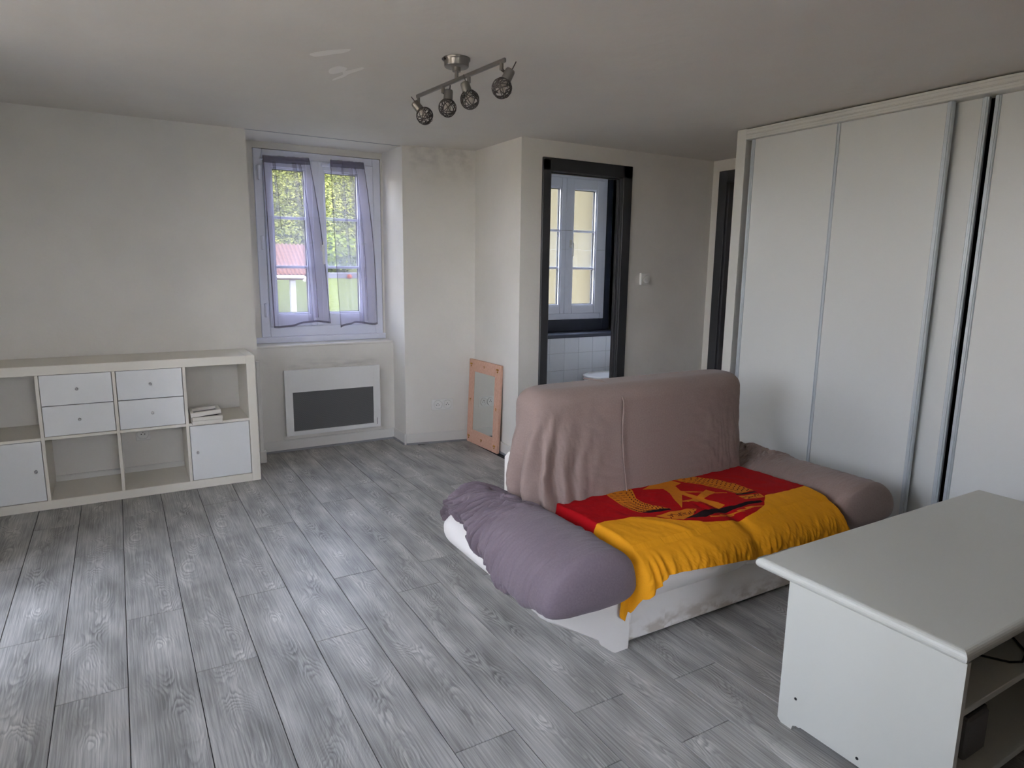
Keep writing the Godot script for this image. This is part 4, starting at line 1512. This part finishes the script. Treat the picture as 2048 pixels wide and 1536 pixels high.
# ------------------------------------------------------------------ ceiling lamp
func ceiling_lamp():
	var l := thing("ceiling_spotlight", "four-spot ceiling lamp with wire ball shades on a metal bar", "ceiling lamp", V(1.262, CEIL, -2.60))
	var a := V(-0.037, -0.085, -0.33)
	var b := V(0.028, -0.085, 0.35)
	obj("canopy", lathe([[0.056, 0.0], [0.056, 0.008], [0.050, 0.010], [0.050, 0.030], [0.047, 0.034], [0.0, 0.034]], V(0.0, 0.0, 0.0), Vector3.DOWN, 36), M.steel, l)
	obj("canopy_clip", box(V(-0.062, -0.014, -0.01), V(-0.05, -0.004, 0.01), 0.002), M.steel_dark, l)
	obj("stem", join([tube([V(0, -0.03, 0), V(0, -0.05, 0)], 0.017, 18), tube([V(0, -0.045, 0), V(0, -0.082, 0)], 0.008, 14)]), M.steel, l)
	var st := begin()
	bx(st, V(-0.006, -0.008, 0), V(0.006, 0.008, (b - a).length()), 0.003)
	var bar := obj("bar", st.commit(), M.steel, l)
	bar.position = a
	bar.rotation.y = atan2(b.x - a.x, b.z - a.z)
	var g := RandomNumberGenerator.new()
	g.seed = 19
	# spot: place along the bar; offsets of the cup and of the ball below it, to the side and down
	var heads := [[0.02, -0.006, -0.043, 0.028, -0.084], [0.34, 0.022, -0.036, 0.018, -0.088], [0.635, -0.011, -0.047, 0.004, -0.092], [0.965, 0.026, -0.046, 0.002, -0.093]]
	for h in heads:
		var p: Vector3 = a.lerp(b, h[0])
		var side := V(0.86, 0, 0.51)
		var cup: Vector3 = p + side * h[1] + V(0, h[2], 0)
		var c: Vector3 = p + side * h[3] + V(0, h[4], 0)
		var d := (c - cup).normalized()
		obj("arm", tube([p, p + V(0, -0.030, 0)], 0.0075, 12), M.steel, l)
		var head := obj("socket_cup", lathe([[0.010, -0.022], [0.016, -0.020], [0.0185, -0.014], [0.0195, 0.018], [0.018, 0.020], [0.0, 0.020]], cup, d, 24), M.steel, l)
		obj("knuckle", tube([p + V(0, -0.028, 0), cup], 0.005, 10), M.steel_dark, head)
		obj("pin", tube([cup - d * 0.048 + V(0, 0, 0.012), cup + V(0, 0, 0.012)], 0.0022, 6), M.steel_dark, head)
		obj("bulb", lathe([[0.008, -0.035], [0.009, -0.02], [0.016, 0.0], [0.015, 0.01], [0.008, 0.019], [0.0, 0.021]], c, d, 14), M.bulb, head)
		var rings := []
		for k in 15:
			var n := V(g.randfn(), g.randfn(), g.randfn()).normalized()
			var off := g.randf_range(-0.026, 0.026)
			var rad := sqrt(0.037 * 0.037 - off * off)
			var u := n.cross(V(0.3, 0.9, 0.2)).normalized()
			var v := n.cross(u)
			var pts := []
			for q in 29:
				var f := TAU * q / 28
				pts.append(c + n * off + (u * cos(f) + v * sin(f)) * rad)
			rings.append(tube(pts, 0.0016, 5))
		obj("wire_ball", join(rings), M.steel_dark, l)

# ------------------------------------------------------------------ sheer curtains
func curtains():
	var sheer := mat(Color(0.68, 0.66, 0.75, 0.36), 0.9)
	sheer.transparency = BaseMaterial3D.TRANSPARENCY_ALPHA
	sheer.cull_mode = BaseMaterial3D.CULL_DISABLED
	sheer.backlight_enabled = true
	sheer.backlight = Color(0.35, 0.34, 0.40)
	var hem := mat(Color(0.38, 0.35, 0.43, 0.66), 0.9)
	hem.transparency = BaseMaterial3D.TRANSPARENCY_ALPHA
	hem.cull_mode = BaseMaterial3D.CULL_DISABLED
	hem.backlight_enabled = true
	hem.backlight = Color(0.2, 0.18, 0.24)
	var defs := [
		["grey sheer curtain on the left window leaf", [0.928, 2.068], [1.242, 2.076], [0.944, 0.895], [1.352, 0.914], 0.5, [[0.20, 0.255, 0.42], [0.60, 0.69, 0.99], [0.74, 0.80, 0.97]]],
		["grey sheer curtain on the right window leaf, hanging askew", [1.390, 2.078], [1.642, 2.080], [1.424, 0.885], [1.722, 0.900], 2.1, [[0.30, 0.37, 0.62], [0.50, 0.62, 0.99], [0.70, 0.74, 0.98]]]]
	for d in defs:
		var t := thing("sheer_curtain", d[0], "curtain", Vector3.ZERO, 0, "sheer curtains on the window leaves")
		var at := func(u: float, v: float, lift: float) -> Vector3:
			# u across, v downwards
			var tl: Array = d[1]
			var tr: Array = d[2]
			var bl: Array = d[3]
			var br: Array = d[4]
			var bow: float = 0.012 * sin(PI * v)
			var x: float = lerpf(lerpf(tl[0], bl[0], v), lerpf(tr[0], br[0], pow(maxf(v, 0.0), 0.85)) + bow * 1.5, u)
			var y: float = lerpf(lerpf(tl[1], bl[1], v), lerpf(tr[1], br[1], v), u)
			y -= 0.012 * sin(u * PI * 2.0 + d[5]) * ss(0.9, 1.0, v)
			var depth: float = 0.012 + 0.022 * v
			var z: float = -4.966 + depth * (0.5 + 0.5 * sin(u * 21.0 + d[5] + 1.4 * sin(v * 3.0)))
			z += 0.004 * sin(u * 60.0 + v * 3.0) * ss(0.25, 0.0, v)
			return V(x, y, z + 0.012 + lift)
		var patch := func(u0: float, u1: float, v0: float, v1: float, nu: int, nv: int, lift: float) -> ArrayMesh:
			var rows := []
			for j in nv + 1:
				var row := PackedVector3Array()
				for i in nu + 1:
					row.append(at.call(lerpf(u0, u1, float(i) / nu), lerpf(v0, v1, float(j) / nv), lift))
				rows.append(row)
			return skin(rows, false, false, Vector3.BACK)
		obj("fabric", patch.call(0.0, 1.0, 0.0, 1.0, 90, 60, 0.0), sheer, t)
		obj("rod_pocket", patch.call(0.0, 1.0, -0.004, 0.038, 120, 6, 0.003), hem, t)
		obj("bottom_hem", patch.call(0.0, 1.0, 0.988, 1.0, 90, 3, 0.002), hem, t)
		obj("side_hem", patch.call(0.0, 0.022, 0.0, 1.0, 2, 60, 0.002), hem, t)
		obj("side_hem", patch.call(0.978, 1.0, 0.0, 1.0, 2, 60, 0.002), hem, t)
		for q in d[6]:
			obj("pleat", patch.call(q[0], q[1], 0.03, q[2], 4, 60, 0.0025), sheer, t)
			obj("fold_shade", patch.call(q[1] - 0.010, q[1], 0.03, q[2], 2, 60, 0.004), hem, t)  # dark strip painting in the shade along a fold
		obj("rod", tube([V(d[1][0] - 0.012, d[1][1] - 0.02, -4.966), V(d[2][0] + 0.012, d[2][1] - 0.02, -4.966)], 0.005, 10), M.pvc, t)
